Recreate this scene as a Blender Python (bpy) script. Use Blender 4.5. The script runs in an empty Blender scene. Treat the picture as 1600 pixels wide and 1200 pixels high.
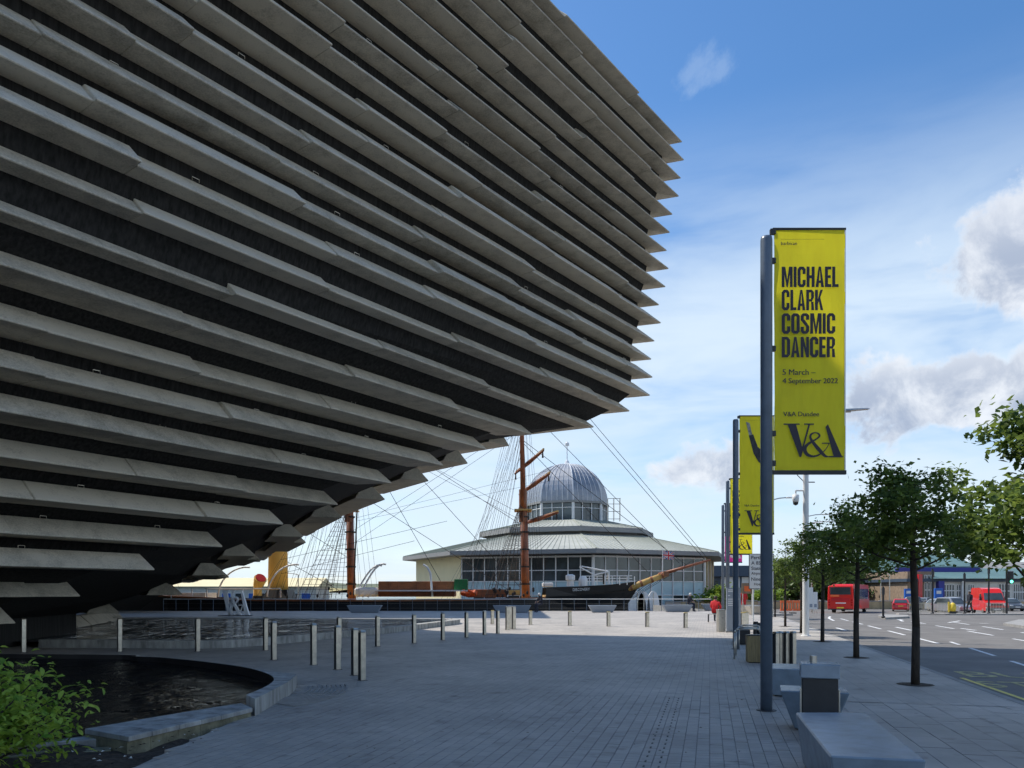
import bpy, bmesh, math, random
from mathutils import Vector, Matrix
R = math.radians
rnd = random.Random(7)

# ------------------------------------------------------------------ camera, sky, sun, exposure
scn = bpy.context.scene
COL = scn.collection
EYE = 1.6
cam_d = bpy.data.cameras.new('camera'); cam = bpy.data.objects.new('camera', cam_d); COL.objects.link(cam)
cam.location = (0, 0, EYE); cam.rotation_euler = (R(90), 0, 0)
cam_d.sensor_width = 36; cam_d.lens = 27; cam_d.shift_y = 324 / 1600
cam_d.clip_start = 0.1; cam_d.clip_end = 30000
scn.camera = cam
SUN = Vector((-0.62, 0.34, 1.0)).normalized()
world = bpy.data.worlds.new('World'); scn.world = world; world.use_nodes = True
def build_world():
    nt = world.node_tree; nt.nodes.clear(); N = nt.nodes.new; L = nt.links.new
    def val(v):
        n = N('ShaderNodeValue'); n.outputs[0].default_value = v; return n.outputs[0]
    def m(op, a, b=None, c=None, clamp=False):
        n = N('ShaderNodeMath'); n.operation = op; n.use_clamp = clamp
        for i, x in enumerate((a, b, c)):
            if x is None: continue
            if isinstance(x, (int, float)): n.inputs[i].default_value = x
            else: L(x, n.inputs[i])
        return n.outputs[0]
    def sstep(x, lo, hi):
        n = N('ShaderNodeMapRange'); n.interpolation_type = 'SMOOTHSTEP'
        L(x, n.inputs['Value']); n.inputs['From Min'].default_value = lo; n.inputs['From Max'].default_value = hi
        return n.outputs['Result']
    def noise(vec, scale, det, rough, dist=0.0):
        n = N('ShaderNodeTexNoise'); L(vec, n.inputs['Vector']); n.inputs['Scale'].default_value = scale
        n.inputs['Detail'].default_value = det; n.inputs['Roughness'].default_value = rough; n.inputs['Distortion'].default_value = dist
        return n.outputs['Fac']
    def comb(x, y, z):
        n = N('ShaderNodeCombineXYZ')
        for i, a in enumerate((x, y, z)):
            if isinstance(a, (int, float)): n.inputs[i].default_value = a
            else: L(a, n.inputs[i])
        return n.outputs[0]
    sky = N('ShaderNodeTexSky'); sky.sky_type = 'NISHITA'; sky.sun_disc = False
    sky.sun_elevation = math.asin(SUN.z); sky.sun_rotation = math.atan2(SUN.x, SUN.y)
    sky.air_density = 1.0; sky.dust_density = 0.5; sky.ozone_density = 3.0
    hs = N('ShaderNodeHueSaturation'); hs.inputs['Saturation'].default_value = 1.22; L(sky.outputs[0], hs.inputs['Color'])
    bg = N('ShaderNodeBackground'); L(hs.outputs[0], bg.inputs[0]); bg.inputs[1].default_value = 0.072
    tc = N('ShaderNodeTexCoord'); sep = N('ShaderNodeSeparateXYZ'); L(tc.outputs['Generated'], sep.inputs[0])
    X, Y, Z = sep.outputs
    # a flat cloud deck seen in perspective: thin veil thickening towards the horizon
    den = m('ADD', m('MAXIMUM', Z, 0.0), 0.10)
    deck = comb(m('DIVIDE', X, den), m('DIVIDE', Y, den), 0.0)
    n1 = noise(deck, 0.55, 5, 0.55, 0.6)
    n2 = noise(comb(m('MULTIPLY', X, 2.2), m('MULTIPLY', Y, 2.2), m('MULTIPLY', Z, 9.0)), 1.6, 5, 0.55, 0.4)
    low = m('SUBTRACT', 1.0, sstep(Z, 0.30, 0.54))
    veil = m('MULTIPLY', low, sstep(m('ADD', m('MULTIPLY', n2, 0.7), m('MULTIPLY', n1, 0.3)), 0.24, 0.58))
    veil = m('MAXIMUM', m('MULTIPLY', veil, 0.90), m('MULTIPLY', m('SUBTRACT', 1.0, sstep(Z, 0.0, 0.20)), 0.66))
    # cumulus heaps: direction blobs with torn edges
    az = m('ARCTAN2', X, Y)
    nn = m('MULTIPLY', noise(comb(az, Z, 0.0), 8.0, 9, 0.60, 0.25), 2.7)
    def blob(a0, z0, ra, rz, edge):
        da = m('DIVIDE', m('SUBTRACT', az, a0), ra); dz = m('DIVIDE', m('SUBTRACT', Z, z0), rz)
        d = m('SQRT', m('ADD', m('MULTIPLY', da, da), m('MULTIPLY', dz, dz)))
        return sstep(m('SUBTRACT', nn, d), edge, edge + 0.30), dz
    blobs = [(0.59, 0.335, 0.135, 0.085, 0.50), (0.545, 0.215, 0.19, 0.062, 0.46), (0.82, 0.31, 0.17, 0.10, 0.40),
             (0.235, 0.150, 0.16, 0.045, 0.72), (-1.6, 0.33, 0.3, 0.1, 0.4),
             (2.2, 0.34, 0.35, 0.12, 0.4), (3.0, 0.28, 0.3, 0.09, 0.45), (-2.5, 0.3, 0.35, 0.1, 0.45), (1.4, 0.30, 0.3, 0.1, 0.42)]
    mask = None; shade = None
    for b in blobs:
        k, dz = blob(*b)
        sh = m('MULTIPLY', k, sstep(dz, 1.2, 0.0))
        mask = k if mask is None else m('MAXIMUM', mask, k)
        shade = sh if shade is None else m('MAXIMUM', shade, sh)
    wk, _ = blob(0.25, 0.545, 0.085, 0.05, 0.98)
    wk2 = 0.0
    puff = noise(comb(az, Z, 4.0), 13.0, 7, 0.62, 0.3)
    sh2 = m('MULTIPLY', shade, sstep(puff, 0.30, 0.62))
    bgv = N('ShaderNodeBackground'); bgv.inputs[0].default_value = (0.70, 0.825, 0.95, 1); bgv.inputs[1].default_value = 0.445
    mixv = N('ShaderNodeMixShader'); L(m('MAXIMUM', veil, m('MULTIPLY', wk, 0.17)), mixv.inputs[0]); L(bg.outputs[0], mixv.inputs[1]); L(bgv.outputs[0], mixv.inputs[2])
    cc = N('ShaderNodeMix'); cc.data_type = 'RGBA'; L(sh2, cc.inputs['Factor'])
    cc.inputs['A'].default_value = (0.84, 0.87, 0.92, 1); cc.inputs['B'].default_value = (0.37, 0.43, 0.56, 1)
    bgc = N('ShaderNodeBackground'); L(cc.outputs['Result'], bgc.inputs[0]); bgc.inputs[1].default_value = 0.45
    mixc = N('ShaderNodeMixShader'); L(m('MULTIPLY', mask, 0.88), mixc.inputs[0]); L(mixv.outputs[0], mixc.inputs[1]); L(bgc.outputs[0], mixc.inputs[2])
    out = N('ShaderNodeOutputWorld'); L(mixc.outputs[0], out.inputs[0])
build_world()
world.cycles.sampling_method = 'MANUAL'; world.cycles.sample_map_resolution = 512
sun_d = bpy.data.lights.new('sun', 'SUN'); sun_d.energy = 2.0; sun_d.angle = R(0.5); sun_d.color = (1.0, 0.945, 0.86)
sun_o = bpy.data.objects.new('sun', sun_d); COL.objects.link(sun_o); sun_o.location = (-40, 20, 60)
sun_o.rotation_euler = (-SUN).to_track_quat('-Z', 'Y').to_euler()
scn.view_settings.view_transform = 'Standard'; scn.view_settings.look = 'None'
scn.view_settings.exposure = 1.30; scn.view_settings.gamma = 1.0; scn.view_settings.use_curve_mapping = False
scn.render.engine = 'CYCLES'
scn.cycles.use_denoising = True
scn.cycles.use_adaptive_sampling = True; scn.cycles.adaptive_threshold = 0.025
scn.cycles.max_bounces = 5; scn.cycles.diffuse_bounces = 3; scn.cycles.glossy_bounces = 3
scn.cycles.transparent_max_bounces = 6; scn.cycles.transmission_bounces = 3; scn.cycles.caustics_reflective = False; scn.cycles.caustics_refractive = False

# ------------------------------------------------------------------ helpers
def gp(px, py, z=0.0):           # a photograph pixel on the ground -> world metres
    d = (EYE - z) * 1200 / (py - 924); return Vector(((px - 800) / 1200 * d, d, z))
def at(px, py, d):               # a photograph pixel at a known distance
    return Vector(((px - 800) / 1200 * d, d, EYE + (924 - py) / 1200 * d))
U = Vector((0.2493, 0.9684, 0)); S = Vector((0.9684, -0.2493, 0))   # along / across the street
def st(s, v, z=0.0): return Vector((S.x * s + U.x * v, S.y * s + U.y * v, z))
STREET = math.atan2(S.y, S.x)
def lerp(a, b, t): return a + (b - a) * t
def sst(x, a, b):
    t = max(0, min(1, (x - a) / (b - a))); return t * t * (3 - 2 * t)
def zroad(y): return -0.12 - 0.6 * sst(y, 50, 85)

class MB:
    def __init__(self): self.v = []; self.f = []; self.mi = []; self.cur = 0
    def face(self, pts):
        n = len(self.v); self.v += [tuple(p) for p in pts]; self.f.append(tuple(range(n, n + len(pts)))); self.mi.append(self.cur); return self
    def add(self, vs, fs):
        n = len(self.v); self.v += [tuple(p) for p in vs]
        for f in fs: self.f.append(tuple(n + i for i in f)); self.mi.append(self.cur)
        return self
    def box(self, x0, x1, y0, y1, z0, z1):
        return self.add([(x0,y0,z0),(x1,y0,z0),(x1,y1,z0),(x0,y1,z0),(x0,y0,z1),(x1,y0,z1),(x1,y1,z1),(x0,y1,z1)],
            [(3,2,1,0),(4,5,6,7),(0,1,5,4),(1,2,6,5),(2,3,7,6),(3,0,4,7)])
    def frustum(self, b, t, z0, z1):   # b,t = (x0,x1,y0,y1)
        return self.add([(b[0],b[2],z0),(b[1],b[2],z0),(b[1],b[3],z0),(b[0],b[3],z0),(t[0],t[2],z1),(t[1],t[2],z1),(t[1],t[3],z1),(t[0],t[3],z1)],
            [(3,2,1,0),(4,5,6,7),(0,1,5,4),(1,2,6,5),(2,3,7,6),(3,0,4,7)])
    def tube(self, p0, p1, r0, r1=None, n=8, cap=True):
        r1 = r0 if r1 is None else r1
        p0, p1 = Vector(p0), Vector(p1); d = (p1 - p0)
        if d.length < 1e-6: return self
        d.normalize(); a = d.orthogonal().normalized(); b = d.cross(a)
        vs = []
        for p, r in ((p0, r0), (p1, r1)):
            for i in range(n):
                t = 2 * math.pi * i / n; vs.append(p + (a * math.cos(t) + b * math.sin(t)) * r)
        fs = [(i, (i+1) % n, n + (i+1) % n, n + i) for i in range(n)]
        if cap: fs += [tuple(range(n))[::-1], tuple(range(n, 2*n))]
        return self.add(vs, fs)
    def path(self, pts, r, n=6):
        for a, b in zip(pts[:-1], pts[1:]): self.tube(a, b, r, r, n)
        return self
    def lathe(self, prof, n=16, c=(0,0,0), rot=0.0):
        vs = []; fs = []; k = len(prof)
        for i in range(n):
            t = rot + 2 * math.pi * i / n
            for r, z in prof: vs.append((c[0] + r * math.cos(t), c[1] + r * math.sin(t), c[2] + z))
        for i in range(n):
            j = (i + 1) % n
            for q in range(k - 1): fs.append((i*k+q, j*k+q, j*k+q+1, i*k+q+1))
        fs.append(tuple(i*k for i in range(n))[::-1]); fs.append(tuple(i*k+k-1 for i in range(n)))
        return self.add(vs, fs)
    def prism(self, poly, z0, z1):     # horizontal polygon
        n = len(poly)
        vs = [(p[0], p[1], z0) for p in poly] + [(p[0], p[1], z1) for p in poly]
        return self.add(vs, [tuple(range(n))[::-1], tuple(range(n, 2*n))] + [(i, (i+1) % n, n + (i+1) % n, n + i) for i in range(n)])
    def slab_y(self, poly, y0, y1):    # polygon in x,z pulled along y
        n = len(poly)
        vs = [(p[0], y0, p[1]) for p in poly] + [(p[0], y1, p[1]) for p in poly]
        return self.add(vs, [tuple(range(n)), tuple(range(n, 2*n))[::-1]] + [(i, n + i, n + (i+1) % n, (i+1) % n) for i in range(n)])
    def slab_x(self, poly, x0, x1):    # polygon in y,z pulled along x
        n = len(poly)
        vs = [(x0, p[0], p[1]) for p in poly] + [(x1, p[0], p[1]) for p in poly]
        return self.add(vs, [tuple(range(n)), tuple(range(n, 2*n))[::-1]] + [(i, n + i, n + (i+1) % n, (i+1) % n) for i in range(n)])
    def mesh(self, name, mats, fix=True, bevel=0.0):
        me = bpy.data.meshes.new(name); me.from_pydata(self.v, [], self.f)
        if not isinstance(mats, (list, tuple)): mats = [mats]
        for q in mats: me.materials.append(q)
        if len(mats) > 1: me.polygons.foreach_set('material_index', self.mi)
        if fix or bevel:
            bm = bmesh.new(); bm.from_mesh(me)
            if bevel:
                bmesh.ops.remove_doubles(bm, verts=bm.verts, dist=1e-5)
                es = [e for e in bm.edges if len(e.link_faces) == 2 and e.calc_face_angle(0) > 0.35]
                bmesh.ops.bevel(bm, geom=es, offset=bevel, segments=1, affect='EDGES', clamp_overlap=True)
            if fix: bmesh.ops.recalc_face_normals(bm, faces=bm.faces)
            bm.to_mesh(me); bm.free()
        me.update(); return me
    def build(self, name, mats, parent=None, fix=True, smooth=False, bevel=0.0, loc=None, rz=0.0):
        me = self.mesh(name, mats, fix, bevel)
        if smooth: me.polygons.foreach_set('use_smooth', [True] * len(me.polygons))
        return link(name, me, parent, loc, rz)
def link(name, me, parent=None, loc=None, rz=0.0):
    o = bpy.data.objects.new(name, me); COL.objects.link(o)
    if parent: o.parent = parent
    if loc is not None: o.location = loc
    if rz: o.rotation_euler = (0, 0, rz)
    return o
def tag(o, label=None, cat=None, group=None, kind=None):
    if label: o['label'] = label
    if cat: o['category'] = cat
    if group: o['group'] = group
    if kind: o['kind'] = kind
    return o
def thing(name, label, cat, loc=(0,0,0), rz=0.0, group=None):
    o = bpy.data.objects.new(name, None); COL.objects.link(o); o.location = loc; o.rotation_euler = (0, 0, rz); o.empty_display_size = 0.3
    return tag(o, label, cat, group)
def copy_tree(o, parent=None):
    c = o.copy(); COL.objects.link(c); c.parent = parent
    for ch in list(o.children): copy_tree(ch, c)
    return c
def textmesh(txt, size, mat, xs=1.0, offset=0.0, extrude=0.0, align='LEFT', spacing=1.0):
    cu = bpy.data.curves.new('lettering', 'FONT'); cu.body = txt; cu.size = size; cu.offset = offset; cu.extrude = extrude
    cu.align_x = align; cu.resolution_u = 3; cu.space_character = spacing
    o = bpy.data.objects.new('tmp', cu); COL.objects.link(o)
    dg = bpy.context.evaluated_depsgraph_get(); dg.update()
    me = bpy.data.meshes.new_from_object(o.evaluated_get(dg)); bpy.data.objects.remove(o)
    me.name = 'lettering'; me.materials.clear(); me.materials.append(mat)
    for v in me.vertices: v.co.x *= xs
    return me
def fit_text(me, w=None, h=None, left=True):
    xs = [v.co.x for v in me.vertices]; ys = [v.co.y for v in me.vertices]
    x0, x1, y0, y1 = min(xs), max(xs), min(ys), max(ys)
    fx = w / (x1 - x0) if w else 1; fy = h / (y1 - y0) if h else 1
    if w and not h: fy = fx
    if h and not w: fx = fy
    for v in me.vertices: v.co.x = (v.co.x - x0) * fx; v.co.y = (v.co.y - y0) * fy
    return me
def stand_text(me, x, y, z):      # text in its own XY plane -> standing, facing -Y, lower left at x,y,z
    for v in me.vertices:
        c = v.co.copy(); v.co = (x + c.x, y - c.z, z + c.y)
    me.update(); return me

# ------------------------------------------------------------------ materials
def mat(name, col, rough=0.7, metal=0.0, var=0.0, scale=4.0, bump=0.0, bscale=None, spec=0.5, emis=None, stretch=None, col2=None, detail=6, streak=0.0, coat=0.0):
    m = bpy.data.materials.new(name); m.use_nodes = True; nt = m.node_tree; b = nt.nodes['Principled BSDF']; N = nt.nodes.new; L = nt.links.new
    b.inputs['Base Color'].default_value = (*col, 1); b.inputs['Roughness'].default_value = rough; b.inputs['Metallic'].default_value = metal
    b.inputs['Specular IOR Level'].default_value = spec; b.inputs['Coat Weight'].default_value = coat
    if emis: b.inputs['Emission Color'].default_value = (*emis[0], 1); b.inputs['Emission Strength'].default_value = emis[1]
    if var or bump or col2:
        g = N('ShaderNodeNewGeometry'); vec = g.outputs['Position']
        if stretch:
            mp = N('ShaderNodeMapping'); mp.inputs['Scale'].default_value = stretch; L(vec, mp.inputs[0]); vec = mp.outputs[0]
        n = N('ShaderNodeTexNoise'); n.inputs['Scale'].default_value = scale; n.inputs['Detail'].default_value = detail; n.inputs['Roughness'].default_value = 0.62; L(vec, n.inputs['Vector'])
        r = N('ShaderNodeValToRGB'); L(n.outputs['Fac'], r.inputs[0])
        c1 = tuple(max(0, c * (1 - var)) for c in col); c2 = col2 or tuple(min(1, c * (1 + var)) for c in col)
        r.color_ramp.elements[0].position = 0.32; r.color_ramp.elements[1].position = 0.68
        r.color_ramp.elements[0].color = (*c1, 1); r.color_ramp.elements[1].color = (*c2, 1)
        L(r.outputs[0], b.inputs['Base Color'])
        if bump:
            n2 = N('ShaderNodeTexNoise'); n2.inputs['Scale'].default_value = bscale or scale * 6; n2.inputs['Detail'].default_value = 4; L(vec, n2.inputs['Vector'])
            bp = N('ShaderNodeBump'); bp.inputs['Strength'].default_value = bump; bp.inputs['Distance'].default_value = 0.02; L(n2.outputs['Fac'], bp.inputs['Height']); L(bp.outputs[0], b.inputs['Normal'])
    return m
def stone_mat(name, col, dark, sc):
    m = bpy.data.materials.new(name); m.use_nodes = True; nt = m.node_tree; b = nt.nodes['Principled BSDF']; N = nt.nodes.new; L = nt.links.new
    g = N('ShaderNodeNewGeometry'); oi = N('ShaderNodeObjectInfo')
    n = N('ShaderNodeTexNoise'); n.inputs['Scale'].default_value = sc; n.inputs['Detail'].default_value = 8; n.inputs['Roughness'].default_value = 0.7; L(g.outputs['Position'], n.inputs['Vector'])
    n2 = N('ShaderNodeTexNoise'); n2.inputs['Scale'].default_value = 30; n2.inputs['Detail'].default_value = 3; L(g.outputs['Position'], n2.inputs['Vector'])
    a = N('ShaderNodeMath'); a.operation = 'MULTIPLY_ADD'; L(n2.outputs['Fac'], a.inputs[0]); a.inputs[1].default_value = 0.62; L(n.outputs['Fac'], a.inputs[2])
    a2 = N('ShaderNodeMath'); a2.operation = 'MULTIPLY_ADD'; L(oi.outputs['Random'], a2.inputs[0]); a2.inputs[1].default_value = 0.22; L(a.outputs[0], a2.inputs[2])
    r = N('ShaderNodeValToRGB'); L(a2.outputs[0], r.inputs[0]); r.color_ramp.elements[0].position = 0.5; r.color_ramp.elements[1].position = 1.15 if False else 1.0
    r.color_ramp.elements[0].color = (*dark, 1); r.color_ramp.elements[1].color = (*col, 1)
    L(r.outputs[0], b.inputs['Base Color']); b.inputs['Roughness'].default_value = 0.88; b.inputs['Specular IOR Level'].default_value = 0.25
    bp = N('ShaderNodeBump'); bp.inputs['Strength'].default_value = 0.35; bp.inputs['Distance'].default_value = 0.02; L(a.outputs[0], bp.inputs['Height']); L(bp.outputs[0], b.inputs['Normal'])
    return m
def water_mat(name, col, scale, strength, rough=0.03, dist=0.1, st_=(1, .6, 1)):
    m = mat(name, col, rough, spec=0.6); nt = m.node_tree; N = nt.nodes.new; L = nt.links.new; b = nt.nodes['Principled BSDF']
    g = N('ShaderNodeNewGeometry'); mp = N('ShaderNodeMapping'); mp.inputs['Scale'].default_value = st_; L(g.outputs['Position'], mp.inputs[0])
    n = N('ShaderNodeTexNoise'); n.inputs['Scale'].default_value = scale; n.inputs['Detail'].default_value = 5; n.inputs['Roughness'].default_value = 0.6; n.inputs['Distortion'].default_value = 0.6; L(mp.outputs[0], n.inputs['Vector'])
    bp = N('ShaderNodeBump'); bp.inputs['Strength'].default_value = strength; bp.inputs['Distance'].default_value = dist; L(n.outputs['Fac'], bp.inputs['Height']); L(bp.outputs[0], b.inputs['Normal'])
    b.inputs['IOR'].default_value = 1.33
    return m
def paving_mat(name, c_lo, c_hi, bw, bh, mortar):
    m = bpy.data.materials.new(name); m.use_nodes = True; nt = m.node_tree; b = nt.nodes['Principled BSDF']; N = nt.nodes.new; L = nt.links.new
    g = N('ShaderNodeNewGeometry'); mp = N('ShaderNodeMapping'); mp.vector_type = 'TEXTURE'; mp.inputs['Rotation'].default_value = (0, 0, STREET + math.pi / 2); L(g.outputs['Position'], mp.inputs[0])
    br = N('ShaderNodeTexBrick'); L(mp.outputs[0], br.inputs['Vector']); br.inputs['Scale'].default_value = 1.0
    br.inputs['Brick Width'].default_value = bw; br.inputs['Row Height'].default_value = bh; br.inputs['Mortar Size'].default_value = 0.006; br.inputs['Mortar Smooth'].default_value = 0.3
    br.inputs['Color1'].default_value = (*c_lo, 1); br.inputs['Color2'].default_value = (*c_hi, 1); br.inputs['Mortar'].default_value = (*mortar, 1); br.inputs['Bias'].default_value = 0.1
    n = N('ShaderNodeTexNoise'); n.inputs['Scale'].default_value = 0.45; n.inputs['Detail'].default_value = 9; n.inputs['Roughness'].default_value = 0.68; L(g.outputs['Position'], n.inputs['Vector'])
    r = N('ShaderNodeValToRGB'); L(n.outputs['Fac'], r.inputs[0]); r.color_ramp.elements[0].position = 0.3; r.color_ramp.elements[1].position = 0.7
    r.color_ramp.elements[0].color = (0.66, 0.66, 0.665, 1); r.color_ramp.elements[1].color = (1.16, 1.15, 1.13, 1)
    mx = N('ShaderNodeMix'); mx.data_type = 'RGBA'; mx.blend_type = 'MULTIPLY'; mx.inputs['Factor'].default_value = 1.0; L(br.outputs['Color'], mx.inputs['A']); L(r.outputs[0], mx.inputs['B'])
    # small dark stains and pale gull droppings
    n3 = N('ShaderNodeTexNoise'); n3.inputs['Scale'].default_value = 2.6; n3.inputs['Detail'].default_value = 3; L(g.outputs['Position'], n3.inputs['Vector'])
    s = N('ShaderNodeValToRGB'); L(n3.outputs['Fac'], s.inputs[0]); s.color_ramp.elements[0].position = 0.60; s.color_ramp.elements[1].position = 0.74
    s.color_ramp.elements[0].color = (1, 1, 1, 1); s.color_ramp.elements[1].color = (0.62, 0.62, 0.62, 1)
    mx2 = N('ShaderNodeMix'); mx2.data_type = 'RGBA'; mx2.blend_type = 'MULTIPLY'; mx2.inputs['Factor'].default_value = 1.0; L(mx.outputs['Result'], mx2.inputs['A']); L(s.outputs[0], mx2.inputs['B'])
    vo = N('ShaderNodeTexVoronoi'); vo.inputs['Scale'].default_value = 1.7; L(g.outputs['Position'], vo.inputs['Vector'])
    gs = N('ShaderNodeValToRGB'); L(vo.outputs['Distance'], gs.inputs[0]); gs.color_ramp.elements[0].position = 0.035; gs.color_ramp.elements[1].position = 0.055
    gs.color_ramp.elements[0].color = (0.55, 0.55, 0.54, 1); gs.color_ramp.elements[1].color = (1, 1, 1, 1)
    mx3 = N('ShaderNodeMix'); mx3.data_type = 'RGBA'; mx3.blend_type = 'MULTIPLY'; mx3.inputs['Factor'].default_value = 1.0; L(mx2.outputs['Result'], mx3.inputs['A']); L(gs.outputs[0], mx3.inputs['B'])
    L(mx3.outputs['Result'], b.inputs['Base Color']); b.inputs['Roughness'].default_value = 0.62; b.inputs['Specular IOR Level'].default_value = 0.4
    bp = N('ShaderNodeBump'); bp.inputs['Strength'].default_value = 0.25; bp.inputs['Distance'].default_value = 0.01; L(n.outputs['Fac'], bp.inputs['Height']); L(bp.outputs[0], b.inputs['Normal'])
    return m
def leaf_mat(name, c1, c2, trans=0.35, scale=3.0):
    m = bpy.data.materials.new(name); m.use_nodes = True; nt = m.node_tree; b = nt.nodes['Principled BSDF']; N = nt.nodes.new; L = nt.links.new
    g = N('ShaderNodeNewGeometry'); n = N('ShaderNodeTexNoise'); n.inputs['Scale'].default_value = scale; n.inputs['Detail'].default_value = 5; L(g.outputs['Position'], n.inputs['Vector'])
    r = N('ShaderNodeValToRGB'); L(n.outputs['Fac'], r.inputs[0]); r.color_ramp.elements[0].position = 0.3; r.color_ramp.elements[1].position = 0.72
    r.color_ramp.elements[0].color = (*c1, 1); r.color_ramp.elements[1].color = (*c2, 1)
    L(r.outputs[0], b.inputs['Base Color']); b.inputs['Roughness'].default_value = 0.5; b.inputs['Specular IOR Level'].default_value = 0.35
    t = N('ShaderNodeBsdfTranslucent'); h = N('ShaderNodeHueSaturation'); h.inputs['Value'].default_value = 1.6; h.inputs['Hue'].default_value = 0.48; L(r.outputs[0], h.inputs['Color']); L(h.outputs[0], t.inputs[0])
    mx = N('ShaderNodeMixShader'); mx.inputs[0].default_value = trans; L(b.outputs[0], mx.inputs[1]); L(t.outputs[0], mx.inputs[2]); L(mx.outputs[0], nt.nodes['Material Output'].inputs[0])
    return m
def cloth_mat(name, col, trans=0.5):
    m = bpy.data.materials.new(name); m.use_nodes = True; nt = m.node_tree; b = nt.nodes['Principled BSDF']; N = nt.nodes.new; L = nt.links.new
    g = N('ShaderNodeNewGeometry'); mp = N('ShaderNodeMapping'); mp.inputs['Scale'].default_value = (5, 5, 1.2); L(g.outputs['Position'], mp.inputs[0])
    n = N('ShaderNodeTexNoise'); n.inputs['Scale'].default_value = 2.2; n.inputs['Detail'].default_value = 4; L(mp.outputs[0], n.inputs['Vector'])
    r = N('ShaderNodeValToRGB'); L(n.outputs['Fac'], r.inputs[0]); r.color_ramp.elements[0].color = (*[c * 0.86 for c in col], 1); r.color_ramp.elements[1].color = (*[min(1, c * 1.08) for c in col], 1)
    L(r.outputs[0], b.inputs['Base Color']); b.inputs['Roughness'].default_value = 0.6
    t = N('ShaderNodeBsdfTranslucent'); L(r.outputs[0], t.inputs[0])
    mx = N('ShaderNodeMixShader'); mx.inputs[0].default_value = trans; L(b.outputs[0], mx.inputs[1]); L(t.outputs[0], mx.inputs[2]); L(mx.outputs[0], nt.nodes['Material Output'].inputs[0])
    return m
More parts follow.
